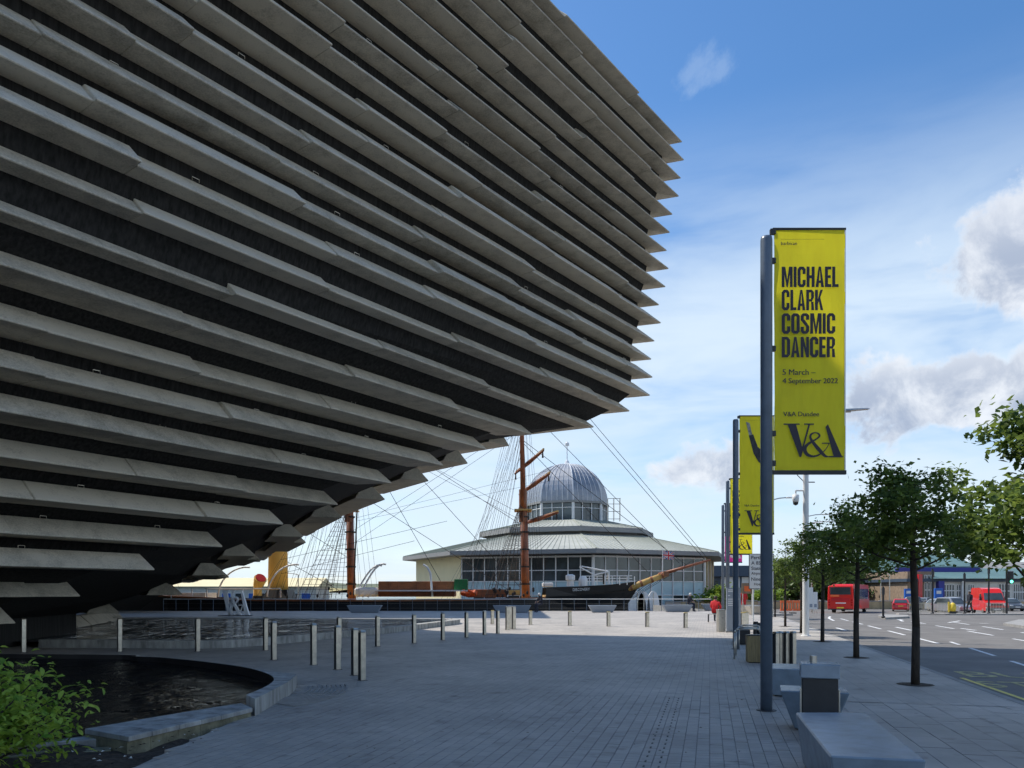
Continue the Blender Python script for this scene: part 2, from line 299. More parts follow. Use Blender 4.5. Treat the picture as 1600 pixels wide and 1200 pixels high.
M = {
 'stone': stone_mat('cast_stone', (0.62, 0.56, 0.455), (0.25, 0.225, 0.18), 2.2),
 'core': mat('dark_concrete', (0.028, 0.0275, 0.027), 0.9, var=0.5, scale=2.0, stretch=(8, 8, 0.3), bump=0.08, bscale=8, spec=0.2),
 'paver': paving_mat('stone_setts', (0.385, 0.355, 0.316), (0.45, 0.417, 0.372), 0.22, 0.13, (0.275, 0.265, 0.255)),
 'flag': paving_mat('pavement_slabs', (0.39, 0.36, 0.32), (0.45, 0.417, 0.374), 0.60, 0.30, (0.27, 0.262, 0.25)),
 'sand': mat('joint_sand', (0.31, 0.29, 0.265), 0.95, var=0.3, scale=9),
 'asphalt': mat('asphalt', (0.165, 0.155, 0.142), 0.8, var=0.22, scale=0.6, bump=0.3, bscale=40, spec=0.3, detail=9),
 'kerb': mat('kerb_stone', (0.30, 0.29, 0.27), 0.85, var=0.2, scale=3, bump=0.1),
 'wall': mat('pool_concrete', (0.33, 0.33, 0.31), 0.85, var=0.45, scale=1.6, stretch=(3, 3, 0.8), bump=0.15),
 'soil': mat('soil', (0.05, 0.038, 0.028), 0.95, var=0.6, scale=14, bump=0.8, bscale=30),
 'moss': mat('mossy_concrete', (0.22, 0.21, 0.14), 0.9, var=0.5, scale=5, bump=0.2),
 'pool': water_mat('pool_water', (0.004, 0.006, 0.009), 2.6, 1.0, dist=0.10),
 'river': water_mat('river_water', (0.03, 0.05, 0.06), 0.5, 0.3, 0.1),
 'pole': mat('slate_blue_paint', (0.115, 0.155, 0.21), 0.34, var=0.12, scale=6, spec=0.5),
 'bench': mat('blue_grey_granite', (0.20, 0.26, 0.32), 0.27, var=0.16, scale=5, bump=0.06, bscale=60),
 'steel': mat('brushed_steel', (0.55, 0.52, 0.46), 0.38, metal=0.85, var=0.12, scale=12),
 'bollard': mat('bollard_bronze', (0.66, 0.61, 0.52), 0.30, metal=0.9, var=0.15, scale=9),
 'brass': mat('brass_band', (0.62, 0.46, 0.16), 0.4, metal=0.5, var=0.15, scale=9),
 'dark': mat('dark_metal', (0.025, 0.027, 0.03), 0.5, var=0.2, scale=6),
 'black': mat('black_paint', (0.012, 0.012, 0.014), 0.45, var=0.2, scale=3),
 'white': mat('white_paint', (0.78, 0.78, 0.76), 0.5, var=0.06, scale=3),
 'offwhite': mat('off_white_render', (0.66, 0.65, 0.60), 0.8, var=0.1, scale=0.8),
 'line': mat('road_paint_white', (0.72, 0.72, 0.70), 0.7, var=0.2, scale=6),
 'yline': mat('road_paint_yellow', (0.80, 0.66, 0.14), 0.7, var=0.2, scale=6),
 'fadedline': mat('faded_yellow_paint', (0.42, 0.38, 0.16), 0.75, var=0.5, scale=9),
 'yellow': cloth_mat('yellow_banner', (0.98, 0.83, 0.03), 0.55),
 'pink': cloth_mat('pink_banner', (0.72, 0.03, 0.30), 0.4),
 'navy': cloth_mat('navy_banner', (0.03, 0.03, 0.10), 0.2),
 'ink': mat('banner_ink', (0.028, 0.024, 0.04), 0.6),
 'greyink': mat('grey_print', (0.30, 0.29, 0.26), 0.6, var=0.5, scale=14),
 'trouser': mat('print_trousers', (0.03, 0.03, 0.035), 0.6, var=0.6, scale=20),
 'bark': mat('bark', (0.045, 0.036, 0.028), 0.9, var=0.4, scale=18, bump=0.5, stretch=(1, 1, .3)),
 'leaf': leaf_mat('tree_leaves', (0.034, 0.072, 0.018), (0.17, 0.25, 0.048), 0.50),
 'leaf_far': leaf_mat('far_leaves', (0.035, 0.065, 0.018), (0.10, 0.15, 0.03), 0.25, 0.6),
 'shrub': leaf_mat('shrub_leaves', (0.08, 0.20, 0.02), (0.44, 0.58, 0.10), 0.40, 5.0),
 'bright_shrub': leaf_mat('bright_shrub_leaves', (0.10, 0.18, 0.015), (0.22, 0.32, 0.04), 0.3, 2.0),
 'roof': mat('sage_metal_roof', (0.41, 0.42, 0.37), 0.6, var=0.12, scale=0.35),
 'seam': mat('roof_seam', (0.33, 0.35, 0.29), 0.6),
 'dome': mat('lead_dome', (0.30, 0.32, 0.35), 0.42, metal=0.35, var=0.15, scale=0.8),
 'rib': mat('pale_rib', (0.72, 0.73, 0.74), 0.45),
 'fascia': mat('grey_fascia', (0.27, 0.27, 0.26), 0.7, var=0.1, scale=0.5),
 'cream': mat('cream_render', (0.75, 0.66, 0.40), 0.85, var=0.06, scale=0.5),
 'tan': mat('sandstone', (0.46, 0.36, 0.21), 0.9, var=0.22, scale=0.9, bump=0.2, bscale=6),
 'tan2': mat('pinkish_stone', (0.44, 0.37, 0.31), 0.9, var=0.12, scale=0.7),
 'glass': mat('window_glass', (0.06, 0.075, 0.08), 0.08, spec=0.8, var=0.5, scale=0.35),
 'paleglass': mat('pale_blue_panel', (0.46, 0.62, 0.66), 0.25, var=0.10, scale=0.4),
 'hull': mat('hull_black', (0.010, 0.011, 0.014), 0.4, var=0.3, scale=1.2),
 'wood': mat('varnished_wood', (0.24, 0.085, 0.030), 0.45, var=0.3, scale=1.6, stretch=(1, 1, 3)),
 'mast': mat('mast_wood', (0.27, 0.085, 0.034), 0.5, var=0.35, scale=2.5),
 'gold': mat('golden_oak', (0.55, 0.34, 0.10), 0.5, var=0.25, scale=1.5),
 'funnel': mat('funnel_yellow', (0.80, 0.53, 0.14), 0.5, var=0.06, scale=0.6),
 'rope': mat('tarred_rope', (0.035, 0.03, 0.028), 0.9),
 'red': mat('bright_red_paint', (0.72, 0.018, 0.012), 0.3, coat=0.5, var=0.05, scale=1),
 'redcar': mat('red_car_paint', (0.55, 0.012, 0.02), 0.3, coat=0.6),
 'redcloth': mat('red_jacket', (0.62, 0.02, 0.025), 0.8, var=0.2, scale=8),
 'darkcloth': mat('dark_coat', (0.02, 0.022, 0.035), 0.85, var=0.3, scale=8),
 'jeans': mat('dark_trousers', (0.03, 0.035, 0.055), 0.85, var=0.3, scale=8),
 'skin': mat('skin', (0.50, 0.31, 0.22), 0.6), 'greyhair': mat('pale_hair', (0.62, 0.60, 0.56), 0.8), 'hair': mat('brown_hair', (0.05, 0.03, 0.02), 0.7),
 'orange': mat('orange_plastic', (0.85, 0.16, 0.04), 0.5, var=0.1, scale=4),
 'green': mat('green_box', (0.01, 0.16, 0.045), 0.5), 'tyre': mat('tyre', (0.02, 0.02, 0.02), 0.85),
 'silver': mat('silver_car_paint', (0.42, 0.44, 0.47), 0.28, metal=0.5, coat=0.5), 'greycar': mat('grey_car_paint', (0.10, 0.11, 0.12), 0.28, metal=0.4, coat=0.5),
 'plate': mat('yellow_plate', (0.75, 0.55, 0.05), 0.5), 'lamp_red': mat('tail_lamp', (0.45, 0.01, 0.01), 0.25), 'lamp_white': mat('head_lamp', (0.7, 0.72, 0.74), 0.12, spec=0.9),
 'tealroof': mat('teal_roof', (0.10, 0.185, 0.18), 0.6, var=0.15, scale=0.4), 'blue': mat('royal_blue', (0.03, 0.035, 0.26), 0.5), 'skyblue': mat('mid_blue_sign', (0.02, 0.13, 0.50), 0.5),
 'greyblock': mat('grey_cladding', (0.20, 0.20, 0.21), 0.8, var=0.12, scale=0.3), 'brick': mat('brown_brick', (0.26, 0.19, 0.13), 0.9, var=0.25, scale=2),
 'navywall': mat('blue_black_cladding', (0.05, 0.075, 0.11), 0.6), 'timber': mat('bin_timber', (0.34, 0.26, 0.13), 0.75, var=0.3, scale=6, stretch=(6, 6, .6)),
 'sign': mat('sign_face', (0.74, 0.75, 0.74), 0.5), 'totem': mat('totem_grey', (0.27, 0.31, 0.36), 0.5), 'lampgreen': mat('green_lamp', (0.02, 0.5, 0.35), 0.4, emis=((0.1, 1.0, 0.65), 2.5)),
 'hill': mat('far_hill', (0.10, 0.13, 0.085), 0.95, var=0.4, scale=0.006, col2=(0.17, 0.19, 0.11)), 'field': mat('straw_field', (0.42, 0.36, 0.15), 0.95, var=0.15, scale=0.01),
 'litter': mat('pale_litter', (0.7, 0.7, 0.66), 0.8), 'leaflitter': mat('dead_leaf', (0.05, 0.04, 0.03), 0.9),
 'grass': mat('verge_grass', (0.09, 0.11, 0.04), 0.95, var=0.4, scale=2),
}
# ------------------------------------------------------------------ the setting: land, water, paving, road
def poly_sheet(name, pts, m, z=None, kind='structure', parent=None):
    bm = bmesh.new(); vs = [bm.verts.new((p[0], p[1], p[2] if z is None else z)) for p in pts]
    f = bm.faces.new(vs); bm.normal_update()
    if f.normal.z < 0: f.normal_flip()
    bmesh.ops.triangulate(bm, faces=[f]); me = bpy.data.meshes.new(name); bm.to_mesh(me); bm.free(); me.materials.append(m)
    return tag(link(name, me, parent), kind=None if parent else kind)
poly_sheet('river', [(-20000, -2000), (20000, -2000), (20000, 20000), (-20000, 20000)], M['river'], -3.0)
poly_sheet('ground', [(18, -80), (4000, -80), (4000, 4000), (90, 4000), (60, 420), (-24, 170), (-24, 92), (18, 92)], M['asphalt'], -0.86)
def hills():
    for name, m, y0, amp, base, x0, x1, seed in (('hills', 'hill', 3200, 120, 34, -3200, 500, 3), ('far_field', 'field', 2500, 26, 6, -2300, -620, 9)):
        mb = MB(); n = 70; rr = random.Random(seed); ph = [rr.uniform(0, 6.28) for _ in range(6)]
        def h(t):
            k = 0.5 + 0.5 * math.sin(t * 5 + ph[0]); k = 0.55 * k + 0.25 * (0.5 + 0.5 * math.sin(t * 13 + ph[1])) + 0.1 * math.sin(t * 31 + ph[2]) + 0.05 * math.sin(t * 77 + ph[3])
            return base + amp * max(0.05, k) * min(1, 4 * t + .2, 4 * (1 - t) + .2)
        rows = []
        for j, (dy, kz) in enumerate(((0, 0), (160, .45), (380, .85), (650, 1.0), (1200, .6))):
            rows.append([(lerp(x0, x1, i / n), y0 + dy, -3.5 + kz * (h(i / n) + 3)) for i in range(n + 1)])
        for a, b in zip(rows[:-1], rows[1:]):
            for i in range(n): mb.face([a[i], a[i+1], b[i+1], b[i]])
        tag(mb.build(name, M[m], smooth=True), kind='structure')
hills()
# road: strips that sink gently beyond the junction
mb = MB()
ys = [-60, -20] + [i * 4 for i in range(0, 36)] + [160]
kx = lambda y: min(17.0, 4.545 + 0.2574 * y)
for a, b in zip(ys[:-1], ys[1:]):
    mb.face([(kx(a) + .0, a, zroad(a)), (170, a, zroad(a)), (170, b, zroad(b)), (kx(b), b, zroad(b))])
road = tag(mb.build('road', M['asphalt']), kind='structure')
# plaza
plaza = poly_sheet('plaza', [st(4.25, 12), st(4.25, 49), (16.9, 50.5), (16.9, 62), (-60, 62), (-60, 19.6), (-12, 18.1), (-7.8, 17.5), (-7.1, 17.0), (-5.65, 15.4), (-4.5, 13.8), (-4.1, 13.36)], M['paver'], 0.0)
bed_pl = poly_sheet('paving_bed', [st(4.25, 12), st(4.25, -14), (-3.45, -14), (-3.45, 9.3), (-3.4, 11), (-3.7, 12.3), (-4.1, 13.36)], M['sand'], -0.008)
def pavers():
    """setts and flags near the camera are separate blocks; further off the brick pattern takes over"""
    items = []
    def inside(p):
        if p.y < 6.2 or abs(p.x) > 0.72 * p.y: return False
        lim = -3.42
        if p.y > 9.6: lim = -3.40
        if p.y > 12.0: lim = -3.40 - (p.y - 12.0) * 0.25
        return p.x > lim
    def zone(s0, s1, w, l, kind):
        i = 0; s = s0
        while s < s1 - 0.01:
            v = 3.0 + (i % 2) * l * 0.5
            while v < 11.99:
                ln = l if v + l < 11.995 else 11.995 - v
                c = st(s + w / 2, v + ln / 2)
                if ln > 0.04 and inside(c): items.append((c, w, ln, kind))
                v += l
            s += w; i += 1
    zone(-8.06, 1.17, 0.13, 0.22, 'sett'); zone(1.17, 4.25, 0.308, 0.60, 'flag')
    items.sort(key=lambda t: t[0].y)
    meshes = {}
    def blockmesh(w, l, m):
        g = 0.0016; b = 0.002; mb = MB()
        mb.frustum((-w/2+g, w/2-g, -l/2+g, l/2-g), (-w/2+g, w/2-g, -l/2+g, l/2-g), -0.06, -b)
        mb.frustum((-w/2+g, w/2-g, -l/2+g, l/2-g), (-w/2+g+b, w/2-g-b, -l/2+g+b, l/2-g-b), -b, 0.0)
        return mb
    nflag = 0; ndone = 0; rest = {'sett': MB(), 'flag': MB()}; rr = random.Random(5)
    for c, w, l, k in items:
        dz = rr.uniform(-0.0022, 0.0022)
        mt = M['paver'] if k == 'sett' else M['flag']
        if ndone < 300 and (k == 'flag' or ndone < 230):
            key = (k, round(l, 3))
            if key not in meshes: meshes[key] = blockmesh(w, l, mt).mesh('sett' if k == 'sett' else 'paving_slab', mt)
            o = link('sett' if k == 'sett' else 'paving_slab', meshes[key], bed_pl, (c.x, c.y, dz), STREET); ndone += 1
        else:
            src = blockmesh(w, l, mt); ca, sa = math.cos(STREET), math.sin(STREET)
            rest[k].add([(c.x + x * ca - y * sa, c.y + x * sa + y * ca, z + dz) for x, y, z in src.v], src.f)
    for k, mb in rest.items():
        tag(mb.build('setts' if k == 'sett' else 'paving_slabs', M['paver'] if k == 'sett' else M['flag'], bed_pl, fix=False), kind='stuff')
pavers()
sl = MB()
for s in (-.45, -.585):
    v = 6.0
    while v < 11.9:
        c = st(s, v); sl.add([tuple(c + S * a + U * b + Vector((0, 0, z))) for z in (-.004, .0045) for a, b in ((-.009, -.035), (.009, -.035), (.009, .035), (-.009, .035))], [(3,2,1,0),(4,5,6,7),(0,1,5,4),(1,2,6,5),(2,3,7,6),(3,0,4,7)]); v += .22
tag(sl.build('drain_slots', M['dark'], bed_pl), kind='stuff')
# right hand pavement band beyond the blocks, in larger slabs
pv = MB(); pv.face([st(1.17, 12, 0.004), st(4.25, 12, 0.004), st(4.25, 49, 0.004), st(1.17, 49, 0.004)])
tag(pv.build('pavement', M['flag']), kind='structure')
kerb = tag(MB().box(0, 0.001, 0, 0.001, -0.3, -0.29).build('kerb', M['kerb']), kind='structure')
km = MB().frustum((-.075, .075, -.455, .455), (-.075, .068, -.455, .455), -0.2, 0.006).mesh('kerb_block', M['kerb'], bevel=0.012)
v = 4.0
while v < 49:
    link('kerb_block', km, kerb, st(4.325, v), STREET); v += 0.92
# quay edge
qe = MB().box(-60, 16.9, 62, 62.6, -3.0, 0.012); qe.box(16.9, 17.2, 48, 92, -3, -0.02)
tag(qe.build('quay_wall', M['kerb']), kind='structure')
# road markings: 4 mm sheets
mk = MB(); zr = lambda p: Vector((p[0], p[1], zroad(p[1]) + 0.004))
def dash(a, b, w):
    a, b = Vector(a[:2]).to_3d(), Vector(b[:2]).to_3d(); d = (b - a).normalized(); n = Vector((-d.y, d.x, 0)) * w / 2
    mk.face([zr(a - n), zr(b - n), zr(b + n), zr(a + n)])
def g2(px, py): return gp(px, py, -0.12)
def dashrow(p0, p1, ln, gap, w):
    a, b = g2(*p0), g2(*p1); L = (b - a).length; d = (b - a) / L; t = 0
    while t < L:
        dash(a + d * t, a + d * min(L, t + ln), w); t += ln + gap
mk.cur = 0
dashrow((1640, 1052), (1485, 1003), 3.0, 1.6, 0.11); dashrow((1466, 1005.5), (1310, 966), 3.4, 1.7, 0.12)
dashrow((1640, 1008), (1395, 966), 3.4, 2.2, 0.12); dashrow((1640, 995), (1482, 971), 3.2, 2.4, 0.12)
for a, b in (((1307, 981), (1321, 985)), ((1400, 980), (1424, 985)), ((1502, 982), (1525, 985))): dash(g2(*a), g2(*b), 0.14)
pts = [g2(1396, 962), g2(1402, 967), g2(1411, 971)]; dash(pts[0], pts[1], .14); dash(pts[1], pts[2], .14)
pts = [g2(1411, 957), g2(1408, 953)]; dash(pts[0], pts[1], .14)
pts = [g2(1297, 963), g2(1295, 966), g2(1303, 970)]; dash(pts[0], pts[1], .14); dash(pts[1], pts[2], .14)
dash(g2(1482, 973), g2(1500, 970), .14); dash(g2(1530, 974), g2(1545, 974), .14)
tag(mk.build('lane_markings', M['line'], fix=False), kind='structure')
mk = MB()
for s, wd in ((4.62, .085), (4.80, .085)):
    for a in range(0, 20): mk.face([st(s, a, -0.116), st(s + wd, a, -0.116), st(s + wd, a + 1, -0.116), st(s, a + 1, -0.116)]) if a < 16.4 else None
tag(mk.build('double_yellow_line', M['yline'], fix=False), kind='structure')
for txt, p, w, h in (('BUS', g2(1516, 1058), 2.0, 1.15), ('STOP', g2(1546, 1074), 2.2, 1.0)):
    me = fit_text(textmesh(txt, 1, M['fadedline']), w, h); o = link('road_lettering', me, road, (p.x, p.y, -0.115), STREET)
# traffic islands and the far footway
def raised(name, pts, h=0.12, top='kerb'):
    n = len(pts); mb = MB(); b = [(p[0], p[1], zroad(p[1]) - .05) for p in pts]; t = [(p[0], p[1], zroad(p[1]) + h) for p in pts]
    mb.add(b + t, [tuple(range(n, 2*n))] + [(i, (i+1) % n, n + (i+1) % n, n + i) for i in range(n)])
    return tag(mb.build(name, M[top]), kind='structure')
raised('traffic_island', [g2(1372, 964), g2(1384, 968), g2(1420, 966), g2(1418, 963), g2(1376, 962)])
raised('kerbed_island', [g2(1568, 977), g2(1600, 982), g2(1680, 984), g2(1680, 973), g2(1592, 971)])
raised('far_footway', [(30.5, 60.5), (33, 58.5), (90, 58.5), (90, 68), (52, 70), (40, 69), (33, 66)], 0.12, 'flag')
raised('verge', [(17.3, 55), (20.5, 56), (22, 66), (20.5, 96), (17.3, 96)], 0.12, 'kerb')

# ------------------------------------------------------------------ pools
p1 = [(-3.3, 9.86), (-3.36, 10.9), (-3.43, 11.8), (-3.62, 12.9), (-4.0, 13.9), (-4.9, 15.2), (-6.2, 16.7), (-8.0, 17.9), (-12, 18.6), (-40, 19.6)]
q1 = [(-3.55, 10.25), (-3.58, 11.2), (-3.75, 12.1), (-4.2, 13.1), (-4.95, 14.2), (-5.9, 15.2), (-7.0, 16.2), (-8.3, 17.0), (-12, 17.8), (-40, 19.0)]
zz = [.22, .22, .22, .21, .20, .185, .17, .16, .15, .14]; zo = [.22, .22, .22, .21, .10, .012, .012, .012, .012, .012]
def catmull(P, k=6):
    out = []
    for i in range(len(P) - 1):
        p0, a, b, p3 = P[max(0, i-1)], P[i], P[i+1], P[min(len(P)-1, i+2)]
        for j in range(k):
            t = j / k
            out.append(tuple(0.5 * (2*a[c] + (b[c]-p0[c])*t + (2*p0[c]-5*a[c]+4*b[c]-p3[c])*t*t + (3*a[c]-p0[c]-3*b[c]+p3[c])*t**3) for c in range(len(a))))
    return out + [tuple(P[-1])]
po = catmull([(a[0], a[1], z) for a, z in zip(p1, zo)]); qi = catmull([(a[0], a[1], z) for a, z in zip(q1, zz)])
mb = MB()
for i in range(len(po) - 1):
    a, b, c, d = po[i], po[i+1], qi[i+1], qi[i]
    mb.face([a, b, c, d]); mb.face([(a[0], a[1], -.3), (b[0], b[1], -.3), b, a]); mb.cur = 1; mb.face([d, c, (c[0], c[1], -.45), (d[0], d[1], -.45)]); mb.cur = 0
a, d = po[0], qi[0]; mb.face([(a[0], a[1], -.3), a, d, (d[0], d[1], -.4)])
rim = tag(mb.build('pool_surround', [M['wall'], M['black']], fix=False), 'raised concrete rim curving round the dark near pool', 'pool wall')
cop = thing('pool_coping', 'low pale stone coping slabs edging the near pool beside the shrub', 'coping', (-3.9, 8.8, 0))
cin = [(-4.62, 8.3), (-4.25, 9.05), (-3.9, 9.7), (-3.60, 10.22)]; cou = [(-3.92, 7.85), (-3.70, 8.55), (-3.48, 9.2), (-3.31, 9.8)]
cin = [p[:2] for p in catmull([(a, b, 0) for a, b in cin], 2)]; cou = [p[:2] for p in catmull([(a, b, 0) for a, b in cou], 2)]
for i in range(6):
    g = 0.006; e = lambda P, t: (lerp(P[i][0], P[i+1][0], t) + 3.9, lerp(P[i][1], P[i+1][1], t) - 8.8)
    MB().prism([e(cou, .005), e(cou, .995), e(cin, .995), e(cin, .005)], .06, .115).build('coping_slab', M['wall'], cop, bevel=.005)
    ox = .02
    MB().prism([(e(cou, .006)[0] - ox, e(cou, .006)[1] + .01), (e(cou, .994)[0] - ox, e(cou, .994)[1] + .01), e(cin, .994), e(cin, .006)], -.5, .058).build('coping_base', M['moss'], cop)
lowk = thing('low_kerb_wall', 'short mossy low kerb wall half hidden behind the green shrub', 'kerb wall', (-5, 7.9, 0))
MB().prism([(-2.0, -.85), (.62, .30), (.42, .52), (-2.2, -.55)], -.4, .03).build('kerb_stone', M['wall'], lowk, bevel=.01)
MB().prism([(-2.0, -1.25), (.9, -.05), (.8, .12), (-2.1, -1.0)], -.4, -.02).build('kerb_stone', M['moss'], lowk, bevel=.01)
poly_sheet('pool_water', [(-3.5, 9.95), (-3.5, 11.0), (-3.6, 12.2), (-3.95, 13.2), (-4.8, 14.6), (-6.5, 16.3), (-8.1, 17.4), (-12, 18.1), (-40, 19.3), (-40, 6), (-5.2, 7.6), (-3.8, 9.4)], M['pool'], 0.05)
def soil():
    bm = bmesh.new(); n = 40; rr = random.Random(2); g = {}
    for i in range(n + 1):
        for j in range(n + 1):
            x = lerp(-10, -3.46, i / n); y = lerp(2.0, 8.6 if x > -4 else 8.6 + (x + 4) * .5, j / n)
            g[i, j] = bm.verts.new((x, y, -0.05 + rr.uniform(-.03, .03) + 0.03 * math.sin(x * 3 + y * 2)))
    for i in range(n):
        for j in range(n): bm.faces.new((g[i, j], g[i+1, j], g[i+1, j+1], g[i, j+1]))
    me = bpy.data.meshes.new('soil_bed'); bm.to_mesh(me); bm.free(); me.materials.append(M['soil']); tag(link('soil_bed', me), kind='structure')
soil()
lt = MB(); rr = random.Random(21)
for k in range(70):
    x, y = rr.uniform(-4.4, -3.3), rr.uniform(6.8, 8.9); a = rr.uniform(0, 6.28); s = rr.uniform(.012, .03)
    lt.cur = 0 if rr.random() < .3 else 1
    lt.face([(x + s*math.cos(a), y + s*math.sin(a), .012), (x - s*math.sin(a)*.6, y + s*math.cos(a)*.6, .022), (x - s*math.cos(a), y - s*math.sin(a), .012), (x + s*math.sin(a)*.6, y - s*math.cos(a)*.6, .018)])
for k in range(60):
    p = gp(rr.uniform(470, 1180), rr.uniform(1030, 1195)); a = rr.uniform(0, 6.28); s = rr.uniform(.008, .022) ; lt.cur = 0 if rr.random() < .25 else 1
    lt.face([(p.x + s*math.cos(a), p.y + s*math.sin(a), .008), (p.x - s*math.sin(a)*.6, p.y + s*math.cos(a)*.6, .014), (p.x - s*math.cos(a), p.y - s*math.sin(a), .008), (p.x + s*math.sin(a)*.6, p.y - s*math.cos(a)*.6, .012)])
tag(lt.build('leaf_litter', [M['litter'], M['leaflitter']], fix=False), 'scattered fallen leaves and scraps on the ground', 'litter', kind='stuff')
# tactile corduroy ribs beside the curved wall
rb = MB(); cx, cy = -4.9, 12.1
for k in range(9):
    r0 = 1.62 + k * 0.075; prev = None
    for j in range(15):
        a = R(-34 + 58 * j / 14); q = [(cx + r * math.cos(a), cy + r * 1.15 * math.sin(a)) for r in (r0, r0 + .035)]
        cur = [(q[0][0], q[0][1], .004), (q[0][0], q[0][1], .016), (q[1][0], q[1][1], .016), (q[1][0], q[1][1], .004)]
        if prev:
            for i in range(3): rb.face([prev[i], cur[i], cur[i+1], prev[i+1]])
        prev = cur
tag(rb.build('tactile_ribs', M['kerb']), 'curved pale tactile ribs set in the paving beside the pool wall', 'tactile paving')
# far pool: raised wall ring with water
P2 = [(-13.5, 21.9), (-10.5, 21.6), (-8.4, 21.5), (-7.6, 22.4), (-6.9, 23.8), (-5.8, 26.7), (-4.5, 30), (-3.3, 34.6), (-2.6, 37.4), (-2.9, 39.4), (-4.5, 40.5), (-12, 41), (-22, 41.4), (-40, 42)]
po = catmull([(a, b, 0) for a, b in P2], 5)
mb = MB()
def inn(i, w):
    a = Vector(po[max(0, i-1)]); b = Vector(po[min(len(po)-1, i+1)]); d = (b - a).normalized(); return Vector(po[i]) + Vector((-d.y, d.x, 0)) * w
fp = thing('far_pool_wall', 'raised concrete wall round the far pool below the museum overhang', 'pool wall', (0, 0, 0))
for i in range(len(po) - 1):
    h = .22 if po[i][1] < 39 else .16; a, b = po[i], po[i+1]; c, d = inn(i+1, .38), inn(i, .38)
    blk = MB().prism([a, b, c, d], 0, h); blk.v = [(x, y, z) for x, y, z in blk.v]
    mb.add(blk.v, blk.f)
mb.build('wall_ring', M['wall'], fp)
poly_sheet('far_pool_water', [tuple(inn(i, .3)) for i in range(0, len(po))] + [(-40, 22)], water_mat('rippled_pool_water', (0.02, 0.028, 0.034), 1.6, 1.0, dist=1.7, st_=(.8, .3, 1)), 0.15)
